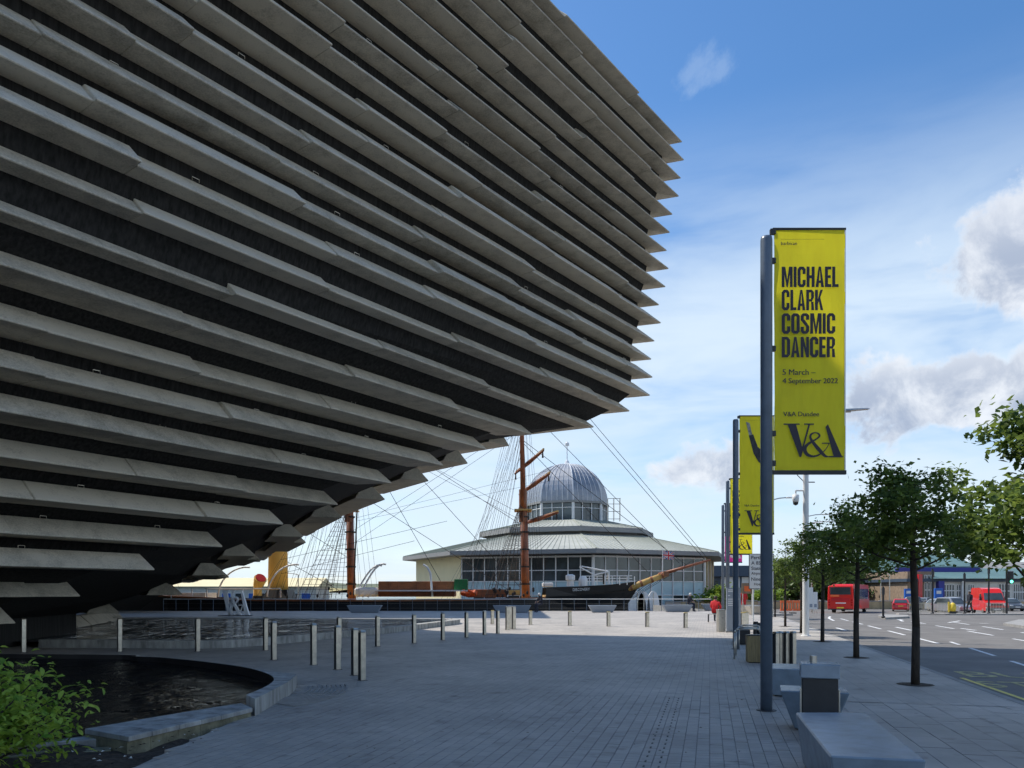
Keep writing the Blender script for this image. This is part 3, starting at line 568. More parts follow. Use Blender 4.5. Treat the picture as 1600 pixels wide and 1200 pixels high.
# ------------------------------------------------------------------ museum: twisting overhanging walls hung with stone planks
def museum():
    NL = 27
    zl = [0.808 + 0.66 * n for n in range(NL)]
    ends = [(21, 974), (138, 932), (245, 891), (351, 855), (439, 820), (531, 789), (608, 756), (690, 728), (763, 702), (834, 679), (928, 668), (984, 643)]
    Rt = []
    for n in range(NL):
        if n in (0, 1): Rt.append(Vector([(-12.3, 18.95), (-10.75, 19.2)][n]))
        elif n < 12:
            px, py = ends[n]; d = (zl[n] - EYE) * 1200 / (924 - py); Rt.append(Vector(((px - 800) / 1200 * d, d)))
        else:
            px = [1016, 1020, 1018, 1023, 1033, 1030, 1040, 1045, 1042, 1047, 1051, 1061, 1064, 1069, 1066][n - 12]
            Rt.append(Vector(((px - 800) / 1200 * 28.0, 28.0)))
    Ft = [Vector(p) for p in ((-14.1, 27.6), (-11.5, 26.6), (-9.65, 25.9), (-8.7, 26.0), (-7.1, 26.1), (-5.8, 26.2), (-4.4, 26.6), (-2.9, 26.7), (-1.55, 27.0), (-.1, 27.2))]
    ang = lambda n: R([29, 29, 29, 29, 29, 30, 31, 32.5, 34, 34.0, 34.4, 36, 36.6][n] if n < 13 else 36.6 + (n - 12) * 0.08)
    nd = [Vector((math.sin(ang(n)), math.cos(ang(n)))) for n in range(NL)]              # along the near face, towards the prow
    fd = []
    for n in range(NL):
        lo = Vector((-0.36, 0.93)); hi = Vector((-0.945, 0.33)); t = sst(n, 3, 13)
        if n < 10:
            sg = Ft[n].normalized(); lo = Matrix.Rotation(R(5), 2) @ sg
        fd.append((lo * (1 - t) + hi * t).normalized())
    sec = [(0, 0), (0.0, 0.035), (0.41, 0.42), (0.80, 0.42), (1.06, 0.0)]
    b = thing('museum_building', 'dark museum with overhanging twisted walls hung with rows of pale stone planks', 'museum', (-10, 20, 0)); O = Vector((-10, 20, 0))
    rr = random.Random(11)
    rest = MB(); nvis = 0; brk = MB()
    def panel(a, c, nin, z, off, ma, mc, lev, visible, tilt=0.0):
        vs = []
        for p, mvec in ((a, ma), (c, mc)):
            for q, h in sec:
                xy = p + nin * (-off) + mvec * q
                vs.append(Vector((xy.x, xy.y, z + h)) - O)
        k = len(sec); fs = [tuple(range(k)), tuple(range(k, 2*k))[::-1]] + [(i, k + i, k + (i+1) % k, (i+1) % k) for i in range(k)]
        if visible:
            MB().add(vs, fs).build('stone_plank', M['stone'], b, bevel=0.014)
        else: rest.add(vs, fs)
    for n in range(NL):
        z = zl[n]; r = Rt[n]; d = nd[n]; nin = Vector((-d.y, d.x))
        # mitre at the prow
        other = (Ft[n] - r).normalized() if n < 10 else fd[n]
        bis = (-d + other).normalized(); sh = abs(bis.x * d.y - bis.y * d.x); mit = bis / max(0.35, sh)
        t = 0.0; first = True; length = 42.0; poff = 0
        t_next = rr.uniform(1.2, 4.4)
        while t < length:
            t2 = min(length, t_next)
            a = r - d * t2; c = r - d * t
            off = rr.choice([-.07, -.03, 0.02, .06, .10])
            if abs(off - poff) < .03: off += .07 if off < .03 else -.08
            if first and n >= 10: off = 0.0
            poff = off
            pxr = 800 + c.x / max(c.y, .1) * 1200; pyr = 924 - (z - EYE) / max(c.y, .1) * 1200
            vis = c.y > 1 and pxr > -20 and pyr > -30
            panel(a, c, nin, z, off, nin, mit if first else nin, n, vis)
            if vis and n < 20:
                for q in (0.3,):
                    p = a.lerp(c, q) + nin * 0.45; w = .07
                    for s0 in (-w, w): brk.tube(Vector((p.x, p.y, z + .42)).lerp(Vector((p.x + d.x * s0, p.y + d.y * s0, z + .42)), 1) - O, Vector((p.x + d.x * s0, p.y + d.y * s0, z + .475)) - O, .006, n=4)
                    brk.tube(Vector((p.x - d.x * w, p.y - d.y * w, z + .475)) - O, Vector((p.x + d.x * w, p.y + d.y * w, z + .475)) - O, .006, n=4)
            t = t2; t_next = t + rr.choice([3.0, 3.6, 3.9, 4.1, 4.3]) ; first = False
        # far face
        f0 = Ft[n] if n < 10 else r; e = fd[n]; nif = Vector((-e.y, e.x))
        if nif.dot(Vector((-20, 25)) - f0) < 0 and n >= 10: nif = -nif
        if n < 10 and nif.x > 0: nif = -nif
        oth = -d if n >= 10 else (r - f0).normalized()
        bis = (e + oth).normalized(); sh = abs(bis.x * e.y - bis.y * e.x); mit = bis / max(0.35, sh) if n >= 10 else nif
        t = 0.0; first = True; L2 = 24.0
        while t < L2:
            t2 = min(L2, t + rr.choice([2.6, 3.2, 3.8, 4.1]))
            off = 0.0 if first else rr.choice([-.1, 0, .06])
            if n in (1, 2, 3, 4) and t > 3 and t < 8: off = .45
            panel(f0 + e * t, f0 + e * t2, nif, z, off, mit if first else nif, nif, n, first or (n < 4 and t < 14))
            t = t2; first = False
    # lowest stones at the foot of the far face, catching the light
    for row, (zb, f0) in enumerate(((0.16, Vector((-16.6, 28.0))), (-0.12, Vector((-16.2, 27.4))))):
        e = Vector((-0.30, 0.954)).normalized(); nif = Vector((-e.y, e.x)); t = 0
        if nif.x > 0: nif = -nif
        while t < 13:
            L = rr.choice([2.4, 3.0, 3.5]); panel(f0 + e * t, f0 + e * (t + L - .25), nif, zb, rr.choice([-.1, 0, .12, .2]), nif, nif, 0, True); t += L
    # the second wing behind: an inverted, overhanging block that shades the quay
    tp_ = [(-9, 52), (-9, 69), (-62, 69), (-62, 52)]; bt_ = [(-36, 56), (-36, 66), (-62, 66), (-62, 56)]
    w2 = MB(); ra = [Vector((x, y, -3)) - O for x, y in bt_]; rb_ = [Vector((x, y, 18.3)) - O for x, y in tp_]
    for i in range(4): w2.face([ra[i], ra[(i+1) % 4], rb_[(i+1) % 4], rb_[i]])
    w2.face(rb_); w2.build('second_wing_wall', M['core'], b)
    for n in range(4, 27):
        u = (zl[n] + 3) / 21.3; q = [Vector(bt_[i]).lerp(Vector(tp_[i]), u) for i in range(4)]
        panel(q[0] + Vector((.4, -.4)), q[1] + Vector((.4, .4)), Vector((-1, 0)), zl[n], 0, Vector((-1, 0)), Vector((-1, 0)), n, False); panel(q[3] + Vector((0, -.4)), q[0] + Vector((.4, -.4)), Vector((0, 1)), zl[n], 0, Vector((0, 1)), Vector((0, 1)), n, False)
    tag(rest.build('stone_planks', M['stone'], b), kind='stuff')
    tag(brk.build('fixings', M['bollard'], b), kind='stuff')
    # dark wall behind the planks
    w = MB(); rings = []
    lev = [(-0.5, 0)] + [(zl[n], n) for n in range(NL)] + [(zl[-1] + 0.36, NL - 1)]
    for z, n in lev:
        d = nd[n]; nin = Vector((-d.y, d.x)); r = Rt[n]; e = fd[n]; f0 = Ft[n] if n < 10 else r
        nif = Vector((-e.y, e.x))
        if n >= 10 and nif.dot(Vector((-20, 25)) - f0) < 0: nif = -nif
        if n < 10 and nif.x > 0: nif = -nif
        ins = 0.47 + 0.05 * sst(n, 7, 17)
        E = r - d * 42 + nin * ins
        if n < 10:
            # recessed chamfer between the two faces
            ch = (f0 - r).normalized(); cn = Vector((-ch.y, ch.x)); cn = cn if cn.dot(Vector((-20, 25)) - r) > 0 else -cn
            Rw = r + nin * ins + cn * .9 - d * 0.3; Fw = f0 + nif * .5 + cn * .9
        else:
            bis = (-d + e).normalized(); sh = abs(bis.x * d.y - bis.y * d.x); Rw = r + bis * (ins / max(.35, sh)); Fw = Rw.copy()
            Fw = Rw + e * 0.02
        G = f0 + e * 24 + nif * ins
        H = Vector((-48, 40))
        zt = z
        rings.append([Vector((p.x, p.y, zt)) - O for p in (E, E.lerp(Rw, .5), Rw, Fw, Fw.lerp(G, .5), G, H)])
    for a, c in zip(rings[:-1], rings[1:]):
        k = len(a)
        for i in range(k): w.face([a[i], a[(i+1) % k], c[(i+1) % k], c[i]])
    w.face(rings[-1])
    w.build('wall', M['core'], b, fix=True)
    return b
museum()
# ------------------------------------------------------------------ the letter mark: stroke outlines in its own units (150 high)
def logo_polys():
    P = []
    P.append([(350,933),(388,933),(419,1046),(408,1080),(404,1080)])
    P.append([(332,929),(404,929),(404,935),(332,935)])
    P.append([(443,933),(451,933),(411,1080),(404,1076)])
    P.append([(424,929),(468,929),(468,935),(424,935)])
    P.append([(520,944),(531,932),(594,1077),(556,1077)])
    P.append([(534,1075),(600,1075),(600,1081),(534,1081)])
    P.append([(504,1015),(549,1015),(549,1020),(504,1020)])
    path = [(536,1018,3),(522,1043,4),(497,1066,6),(467,1077,9),(438,1069,15),(426,1048,17),(434,1028,13),(456,1012,9),(480,998,7),(492,985,9),(485,974,7),(468,971,6),(453,980,9),(451,995,11),(463,1015,14),(490,1048,17),(514,1074,13),(532,1079,4)]
    cp = catmull([(a, b, w) for a, b, w in path], 3)
    L, Rr = [], []
    for i, (x, y, w) in enumerate(cp):
        a = cp[max(0, i-1)]; c = cp[min(len(cp)-1, i+1)]; dx, dy = c[0]-a[0], c[1]-a[1]; l = math.hypot(dx, dy) or 1
        L.append((x - dy/l*w/2, y + dx/l*w/2)); Rr.append((x + dy/l*w/2, y - dx/l*w/2))
    quads = [[L[i], L[i+1], Rr[i+1], Rr[i]] for i in range(len(cp)-1)]
    return [[((x - 332) / 150.0, (1081 - y) / 150.0) for x, y in p] for p in P], [[((x - 332) / 150.0, (1081 - y) / 150.0) for x, y in p] for p in quads]
LOGO, AMP = logo_polys()       # width 268/150 = 1.787, height 1.013
def logo_flat(x, y, z, width, m):
    k = width / 1.787; mb = MB()
    for i, p in enumerate(LOGO): mb.face([(x + a*k, y - .0004*i, z + b*k) for a, b in p])
    for i, p in enumerate(AMP): mb.face([(x + a*k, y - .004 - .0002*i, z + b*k) for a, b in p])
    return mb

# ------------------------------------------------------------------ banner poles
def wavy_banner(x0, x1, z0, z1, m, split=None):
    mb = MB(); nx, nz = 10, 30
    yy = lambda x, z: 0.013 * math.sin(x * 9 + z * 2.3) * math.sin((z - z0) / (z1 - z0) * math.pi) + .006 * math.sin(z * 7 + x * 4)
    for i in range(nx):
        for j in range(nz):
            xa, xb = lerp(x0, x1, i/nx), lerp(x0, x1, (i+1)/nx); za, zb = lerp(z0, z1, j/nz), lerp(z0, z1, (j+1)/nz)
            mb.cur = 1 if split and za > split else 0
            mb.face([(xa, yy(xa, za), za), (xb, yy(xb, za), za), (xb, yy(xb, zb), zb), (xa, yy(xa, zb), zb)])
    return mb
LINES = ['MICHAEL', 'CLARK', 'COSMIC', 'DANCER']
def glyphs(txt, w, h):
    """bold condensed capitals drawn as polygons in a cell one unit high"""
    T = 0.172; W = 0.46; G = {}
    r = lambda x0, x1, y0, y1: [(x0, y0), (x1, y0), (x1, y1), (x0, y1)]
    def ring(w_, open_=None, c=.12, t=T):
        o = [(c,0),(w_-c,0),(w_,c),(w_,1-c),(w_-c,1),(c,1),(0,1-c),(0,c)]; k = c * .35
        i = [(t+k,t*.8),(w_-t-k,t*.8),(w_-t,t*.8+k),(w_-t,1-t*.8-k),(w_-t-k,1-t*.8),(t+k,1-t*.8),(t,1-t*.8-k),(t,t*.8+k)]
        q = []
        for a in range(8):
            b_ = (a + 1) % 8; q.append([o[a], o[b_], i[b_], i[a]])
        return q, o, i
    G['I'] = ([r(0, T, 0, 1)], T)
    G['L'] = ([r(0, T, 0, 1), r(T, .36, 0, T*.85)], .36)
    G['E'] = ([r(0, T, 0, 1), r(T, .36, 0, T*.85), r(T, .33, .44, .44+T*.8), r(T, .36, 1-T*.85, 1)], .36)
    G['H'] = ([r(0, T, 0, 1), r(W-T, W, 0, 1), r(T, W-T, .43, .43+T*.85)], W)
    G['M'] = ([r(0, T*.92, 0, 1), r(.62-T*.92, .62, 0, 1), [(T*.92,1),(T*.92,.58),(.26,.0),(.31,.0),(.31,.42),(.22,1)][0:0] or [(T*.92,1),(T*.92,.62),(.27,0),(.31,0),(.31,.36),(.205,1)], [(.62-T*.92,1),(.415,1),(.31,.36),(.31,0),(.35,0),(.62-T*.92,.62)]], .62)
    G['N'] = ([r(0, T*.92, 0, 1), r(W-T*.92, W, 0, 1), [(T*.92,1),(T*.92,.55),(W-T*.92,0),(W-T*.92,.45)]], W)
    G['A'] = ([[(0,0),(T,0),(.235,.80),(.29,1),(.175,1)], [(.48,0),(.48-T,0),(.245,.80),(.19,1),(.305,1)], r(.13, .35, .2, .2+T*.75)], .48)
    q, o, i = ring(W)
    G['O'] = (q, W)
    G['C'] = ([q[0], q[1], q[3], q[4], q[5], q[6], q[7], [(W-T, .12), (W, .12), (W, .36), (W-T, .36)], [(W-T, .64), (W, .64), (W, .88), (W-T, .88)]], W)
    G['D'] = ([r(0, T, 0, 1), [(T,0),(W-.13,0),(W-T-.03,T*.8),(T,T*.8)], [(T,1),(W-.13,1),(W-T-.03,1-T*.8),(T,1-T*.8)], [(W-.13,0),(W,.14),(W-T,.16),(W-T-.03,T*.8)], [(W-.13,1),(W,.86),(W-T,.84),(W-T-.03,1-T*.8)], [(W,.14),(W,.86),(W-T,.84),(W-T,.16)]], W)
    G['R'] = ([r(0, T, 0, 1), [(T,1),(W-.12,1),(W-.17,1-T*.8),(T,1-T*.8)], [(W-.12,1),(W,.88),(W-T,.85),(W-.17,1-T*.8)], r(W-T, W, .62, .85) , [(W,.88),(W,.85),(W-T,.85)], [(W,.62),(W-.1,.47),(W-.2,.47),(W-T,.62)], r(T, W-.1, .40, .40+T*.8)[0:0] or [(T,.42),(W-.14,.42),(W-.1,.47),(W-.1,.54),(T,.54)], [(W-.17,.42),(W-.03,.42),(W+.01,0),(W-T+.01,0)]], W + .01)
    G['K'] = ([r(0, T, 0, 1), [(T,.30),(T,.55),(.31,1),(.47,1)], [(.21,.52),(.30,.68),(.49,0),(.33,0)]], .49)
    G['S'] = ([q[0], q[4], [(W-.12,0),(W,.12),(W-T,.16),(W-T-.04,T*.8)], [(W,.12),(W,.36),(W-T,.36),(W-T,.16)], [(W,.36),(.20,.70),(0,.66),(W-T,.34)], [(0,.66),(0,.88),(T,.85),(T,.68)], [(0,.88),(.12,1),(T+.04,1-T*.8),(T,.85)], [(0,.12),(.12,0),(T+.04,T*.8),(T,.15)], [(0,.12),(T,.15),(T,.34),(0,.34)], [(W,.88),(W-.12,1),(W-T-.04,1-T*.8),(W-T,.85)], [(W,.88),(W-T,.85),(W-T,.68),(W,.68)]], W)
    gap = .05; tot = sum(G[c][1] for c in txt) + gap * (len(txt) - 1); k = w / tot; x = 0; out = []
    for c in txt:
        out += [[((x + a) * k, b_ * h) for a, b_ in p] for p in G[c][0]]; x += G[c][1] + gap
    return out
def big_letters(txt, x, z, h, w, y, parent):
    mb = MB()
    for i, p in enumerate(glyphs(txt, w, h)): mb.face([(x + a, y - .00015 * i, z + b_) for a, b_ in p])
    mb.build('title_lettering', M['ink'], parent, fix=False)
def small_letters(txt, x, z, h, y, parent, m='ink', off=0.0):
    for k, dx in enumerate((0.0, h * .05)):
        me = textmesh(txt, 1, M[m], offset=off)
        fit_text(me, None, h); stand_text(me, x + dx, y - .0006 * k, z); link('small_lettering', me, parent)
def banner_pole(px, d, label, kind, H=6.37):
    x = (px - 800) / 1200 * d
    t = thing('banner_pole', label, 'banner pole', (x, d, 0), 0, 'banner poles along the street')
    p = MB(); p.lathe([(.078, -.05), (.078, H - .05), (.07, H - .01), (.045, H)], 20); po_ = p.build('pole', M['pole'], t, smooth=False)
    for f in po_.data.polygons: f.use_smooth = abs(f.normal.z) < .5
    MB().lathe([(.13, -.02), (.13, .008), (.085, .014)], 20).build('base_plate', M['dark'], t)
    x0, x1, z0, z1 = .105, 1.055, 3.22, 6.46
    b = wavy_banner(x0, x1, z0, z1, None, 4.6 if kind == 'pink' else None).build('banner', [M['pink' if kind == 'pink' else 'yellow'], M['navy']], t, fix=False, smooth=True)
    MB().box(-.01, x1 + .012, -.022, .022, z0 - .05, z0 + .004).build('lower_bar', M['dark'], t)
    MB().box(.085, x1 + .012, -.012, .012, z1 - .006, z1 + .022).build('upper_bar', M['dark'], t)
    MB().box(x1 - .006, x1 + .008, -.006, .006, z0, z1).build('edge_cord', M['white'], t)
    for zc in (z1 - .03, z1 - .42, z1 - 1.6, z0 + .5, z0 + .1): MB().box(.05, .12, -.025, .025, zc - .035, zc + .035).build('clamp', M['dark'], t)
    y = -.031
    if kind in ('title', 'title3'):
        rows = [(5.65, .255), (5.37, .255), (5.055, .255), (4.735, .255)]
        # letters sit where the print stands: four condensed lines
        ws = [.76, .555, .715, .715]
        for txt, w, zb in zip(LINES, ws, (5.675, 5.365, 5.05, 4.735)): big_letters(txt, x0 + .09, zb, .275, w, y, b)
        small_letters('5 March –', x0 + .10, 4.50, .075, y, b, off=0); small_letters('4 September 2022', x0 + .10, 4.365, .092, y, b, off=0)
        small_letters('V&A Dundee', x0 + .11, 3.945, .062, y, b)
        small_letters('barbican', x0 + .08, 6.24, .045, y, b, off=0)
        MB().box(x0 + .08, x0 + .66, y - .001, y, 6.316, 6.3185).build('small_print_line', M['ink'], b)
        logo_flat(x0 + .115, y, 3.395, .80, None).build('letter_mark', M['ink'], b, fix=False)
    if kind == 'dancer':
        small_letters('V&A Dundee', x0 + .12, 3.95, .055, y, b); logo_flat(x0 + .13, y, 3.40, .78, None).build('letter_mark', M['ink'], b, fix=False)
        leg = MB().face([(.17+x0, y, 6.30), (.27+x0, y, 6.26), (.345+x0, y, 5.93), (.26+x0, y, 5.90)]); leg.build('printed_shin', M['greyink'], b, fix=False)
        tr = MB(); tr.face([(.25+x0, y-.001, 5.91), (.37+x0, y-.001, 5.95), (.50+x0, y-.001, 5.60), (.72+x0, y-.001, 5.42), (.70+x0, y-.001, 5.08), (.52+x0, y-.001, 5.18), (.38+x0, y-.001, 5.42)])
        tr.face([(.60+x0, y-.002, 5.10), (.74+x0, y-.002, 5.12), (.70+x0, y-.002, 4.55), (.62+x0, y-.002, 4.50)]); tr.build('printed_figure', M['trouser'], b, fix=False)
        MB().face([(.55+x0, y, 4.50), (.70+x0, y, 4.56), (.68+x0, y, 4.10), (.58+x0, y, 4.06)]).build('printed_arm', M['greyink'], b, fix=False)
        MB().box(x0 + .08, x0 + .7, y - .001, y, 6.34, 6.3425).build('small_print_line', M['ink'], b)
    if kind == 'pink':
        k = logo_flat(x0 + .13, y, 3.42, .78, None); k.build('letter_mark', M['white'], b, fix=False)
    return t
banner_pole(1197.5, 10.32, 'nearest slate blue pole with a yellow exhibition banner lettered in full', 'title')
banner_pole(1149.5, 21.3, 'second banner pole, its yellow banner printed with a dancer figure', 'dancer')
banner_pole(1137, 33.1, 'third banner pole in sunlight with a narrow seen yellow lettered banner', 'title3')
banner_pole(1129.5, 42.4, 'farthest banner pole carrying the navy and pink banner', 'pink')

# ------------------------------------------------------------------ bollards
def bollard_proto(name, h, w, m, band=False):
    t = thing(name, 'x', 'bollard')
    MB().frustum((-w/2, w/2, -w/2, w/2), (-w/2, w/2, -w/2, w/2), -.05, h - .03).build('post', M[m], t, bevel=.012)
    MB().frustum((-w/2, w/2, -w/2, w/2), (-w/2 + .008, w/2 - .008, -w/2 + .02, w/2 - .02), h - .03 + .002, h).build('cap', M['brass' if band else m], t)
    MB().box(-w/2 - .006, -w/2 - .001, -w/2 + .006, w/2 - .006, .01, h - .04).build('shade_panel', M['dark'], t)  # dark sheet added over one face to paint in the post's shaded side
    MB().box(-w/2 - .02, w/2 + .02, -w/2 - .02, w/2 + .02, -.02, .006).build('base_plate', M['dark'], t)
    return t
def place(proto, p, label, group, rz=0.0, used=set()):
    o = proto if proto.name not in used else copy_tree(proto)
    used.add(proto.name); o.location = p; o.rotation_euler = (0, 0, rz); o['label'] = label; o['group'] = group; return o
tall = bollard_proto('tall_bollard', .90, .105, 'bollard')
spots = [(37, 1019), (187, 1018), (309, 1018), (415, 1016), (530, 1014), (590, 1010), (647, 1005), (692, 1000), (729, 996), (757, 992), (778, 990)]
names = ['leftmost square bollard standing under the museum overhang', 'bollard in front of the pale foot stones of the museum', 'third bollard from the left, before the far pool water',
 'fourth bollard from the left in the back row along the far pool', 'back row bollard just behind the front row bollard', 'sixth back row bollard, before the right part of the far pool',
 'seventh back row bollard, at the narrowing end of the far pool', 'eighth back row bollard, beside the rounded tip of the far pool', 'first back row bollard right of the far pool tip',
 'second back row bollard right of the far pool tip', 'last slim back row bollard before the clustered pillars']
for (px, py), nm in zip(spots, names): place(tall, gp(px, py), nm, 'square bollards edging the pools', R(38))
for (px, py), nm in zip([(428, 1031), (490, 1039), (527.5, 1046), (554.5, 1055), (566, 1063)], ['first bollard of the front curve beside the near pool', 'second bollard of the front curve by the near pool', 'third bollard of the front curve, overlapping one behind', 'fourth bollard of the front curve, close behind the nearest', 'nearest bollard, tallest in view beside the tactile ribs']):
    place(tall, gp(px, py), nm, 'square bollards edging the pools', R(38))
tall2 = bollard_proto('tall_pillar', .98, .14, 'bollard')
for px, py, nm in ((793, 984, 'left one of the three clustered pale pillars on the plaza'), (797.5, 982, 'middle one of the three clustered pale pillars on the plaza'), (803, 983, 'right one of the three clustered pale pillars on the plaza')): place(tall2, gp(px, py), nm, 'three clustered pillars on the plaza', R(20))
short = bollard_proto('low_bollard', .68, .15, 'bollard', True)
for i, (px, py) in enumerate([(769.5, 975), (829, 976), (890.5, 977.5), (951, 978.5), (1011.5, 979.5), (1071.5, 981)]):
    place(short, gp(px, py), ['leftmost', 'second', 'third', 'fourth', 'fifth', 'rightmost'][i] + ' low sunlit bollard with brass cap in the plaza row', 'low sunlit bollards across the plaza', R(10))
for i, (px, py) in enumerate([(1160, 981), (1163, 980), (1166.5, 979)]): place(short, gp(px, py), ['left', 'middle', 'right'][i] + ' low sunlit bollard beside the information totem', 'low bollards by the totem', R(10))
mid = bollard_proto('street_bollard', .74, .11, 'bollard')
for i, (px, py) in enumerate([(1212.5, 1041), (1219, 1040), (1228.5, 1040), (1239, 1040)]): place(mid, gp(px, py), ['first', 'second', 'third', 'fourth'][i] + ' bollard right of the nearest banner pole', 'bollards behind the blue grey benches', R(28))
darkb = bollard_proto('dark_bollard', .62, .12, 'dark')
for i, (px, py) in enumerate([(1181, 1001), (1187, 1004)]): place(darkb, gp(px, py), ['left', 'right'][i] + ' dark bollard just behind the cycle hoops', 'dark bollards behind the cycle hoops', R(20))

# ------------------------------------------------------------------ benches, bins, hoops
def tapered_bench(label, loc, rz, w, l, h, inset_side, inset_end, group='tapered blue grey benches', m='bench'):
    t = thing('bench', label, 'bench', loc, rz, group)
    MB().frustum((-w/2 + inset_side, w/2 - inset_side, -l/2 + inset_end, l/2 - inset_end), (-w/2, w/2, -l/2, l/2), .02, h).build('seat_block', M[m], t, bevel=.012)
    MB().box(-w/2 + inset_side + .03, w/2 - inset_side - .03, -l/2 + inset_end + .03, l/2 - inset_end - .03, -.03, .02).build('plinth', M['dark'], t)
    return t
# nearest bench: top corners (1243,1113) (1352,1113) far edge, (1297,1181) (1446,1187) near edge at seat height .46
tb = thing('bench', 'nearest blue grey block bench with tapering sides at the bottom edge', 'bench', (3.2, 6.9, 0), 0, 'tapered blue grey benches')
hh = .47
def tp(px, py, z): p = gp(px, py, z); return p
top = [tp(1243, 1113, hh), tp(1353, 1113, hh), tp(1448, 1188, hh), tp(1297, 1181, hh)]
ctr = sum(top, Vector()) / 4
bot = [Vector((lerp(ctr.x, q.x, .80), lerp(ctr.y, q.y, .86), .02)) for q in top]
o_ = Vector((3.2, 6.9, 0)); mb = MB(); mb.add([q - o_ for q in bot + top], [(3,2,1,0), (4,5,6,7), (0,1,5,4), (1,2,6,5), (2,3,7,6), (3,0,4,7)]); mb.build('seat_block', M['bench'], tb, bevel=.012)
MB().prism([tuple((Vector((lerp(ctr.x, q.x, .74), lerp(ctr.y, q.y, .82), 0)) - o_)[:2]) for q in top], -.03, .019).build('plinth', M['dark'], tb)
tapered_bench('second blue grey block bench set crosswise behind the litter bin', Vector((3.52, 8.98, 0)), STREET - R(4), .74, .56, .46, .16, .06)
tapered_bench('third blue grey block bench partly hidden by the nearest banner pole', Vector((4.32, 12.0, 0)), STREET - R(4), .56, .9, .43, .04, .04)
tapered_bench('small dark bench end seen beyond the cycle hoops', gp(1165, 1006) + Vector((0, .4, 0)), STREET, .44, 1.6, .44, .02, .02, m='dark')
p = Vector(((1282 - 800) / 1200 * 8.22, 8.05, 0))
bn = thing('litter_bin', 'dark square litter bin with lidded top and round ash tube', 'litter bin', (p.x, p.y + .2, 0), R(-19))
MB().box(-.178, .178, -.15, .15, .04, .68).build('body', M['dark'], bn, bevel=.008)
MB().box(-.15, .15, -.12, .12, -.02, .04).build('plinth', M['dark'], bn)
MB().slab_x([(-.18, .68), (.18, .68), (.165, .83), (-.165, .83)], -.196, .196).build('lid', M['bench'], bn, bevel=.01)
for s in (-1, 1): MB().box(s*.19 - .007, s*.19 + .007, -.14, -.02, .05, .56).build('side_rail', M['steel'], bn)
MB().lathe([(.036, .83), (.036, .905), (.03, .91)], 14, (-.06, .03, 0)).build('ash_tube', M['steel'], bn, smooth=False)
p = gp(1183.5, 1036)
tbn = thing('timber_bin', 'timber slatted litter bin tucked behind the nearest banner pole', 'litter bin', (p.x + .02, p.y + .18, 0), R(-10))
for i in range(5):
    for yy in (-.17, .17): MB().box(-.18 + i*.072, -.18 + i*.072 + .066, yy - .012, yy + .012, .02, .60).build('slat', M['timber'], tbn)
    for xx in (-.19, .19): MB().box(xx - .012, xx + .012, -.16 + i*.064, -.16 + i*.064 + .058, .02, .60).build('slat', M['timber'], tbn)
MB().box(-.21, .21, -.19, .19, .605, .625).build('rim', M['dark'], tbn); MB().box(-.16, .16, -.14, .14, -.02, .58).build('liner', M['dark'], tbn)
for i, (px, py) in enumerate([(1147.5, 1030), (1150, 1024), (1154.5, 1014)]):
    p = gp(px, py); h = [.72, .70, .66][i]; w = [.60, .6, .58][i]
    t = thing('cycle_hoop', ['nearest', 'middle', 'farthest'][i] + ' steel cycle hoop beside the second banner pole', 'cycle stand', (p.x, p.y, 0), R(-8), 'steel cycle hoops')
    arc = [(0, 0, -.05), (0, 0, h - .1), (.03, 0, h - .03), (.1, 0, h), (w - .1, 0, h), (w - .03, 0, h - .03), (w, 0, h - .1), (w, 0, -.05)]
    MB().path(arc, .022, 8).build('hoop', M['steel'], t, smooth=True)
    for xx in (0, w): MB().lathe([(.05, -.01), (.05, .012)], 12, (xx, 0, 0)).build('foot', M['steel'], t)
p = gp(1146, 988)
tt = thing('information_totem', 'grey information totem with white text lines beside the second pole', 'totem', (p.x, p.y, 0), R(-4))
MB().box(-.27, .27, -.05, .05, .06, 1.74).build('panel', M['totem'], tt, bevel=.006); MB().box(-.31, .31, -.09, .09, -.02, .06).build('base', M['kerb'], tt)
for i, (z, w) in enumerate(((1.66, .22), (1.60, .3), (1.44, .08), (1.30, .42), (1.22, .3), (1.14, .4), (1.06, .36))):
    MB().box(-.22, -.22 + w, -.054, -.051, z - .02, z + .014).build('text_line', M['white'], tt)
p = gp(1126.5, 987)
pb = thing('post_box_bin', 'pale grey steel bin post in front of the red jacketed sitter', 'litter bin', (p.x, p.y, 0), R(6))
MB().box(-.14, .14, -.14, .14, .0, .84).build('body', M['steel'], pb, bevel=.01); MB().box(-.15, .15, -.15, .15, .845, .88).build('lid', M['bollard'], pb, bevel=.006); MB().lathe([(.03, 0), (.03, .01)], 10).build('keyhole', M['dark'], pb, loc=(0, -.146, .55))
# far dark planters / benches along the quay
for px, py, w, lab in ((570, 957, 2.6, 'dark tapered bench left of the plaza, below the ship funnel'), (800, 957, 2.9, 'dark tapered bench on the quay, with a seated figure'), (941, 957, 2.1, 'dark tapered bench on the quay under the ship bow'), (1058, 956, 2.3, 'dark tapered bench on the quay with a white haired sitter'), (1108, 954, 1.2, 'dark bench end right of the white haired sitter')):
    p = gp(px, py); tapered_bench(lab, (p.x, p.y, 0), 0, w, .8, .55, .28, .12, 'dark tapered benches along the quay', 'totem')
for px, py, w, lab in ((1165, 958, 1.0, 'grey trough planter beside the red jacketed walker'), (1180, 960, .8, 'grey trough planter right of its twin')):
    p = gp(px, py); tapered_bench(lab, (p.x, p.y, 0), R(10), w*1.6, .8, .6, .3, .12, 'grey troughs near the crossing', 'bollard')
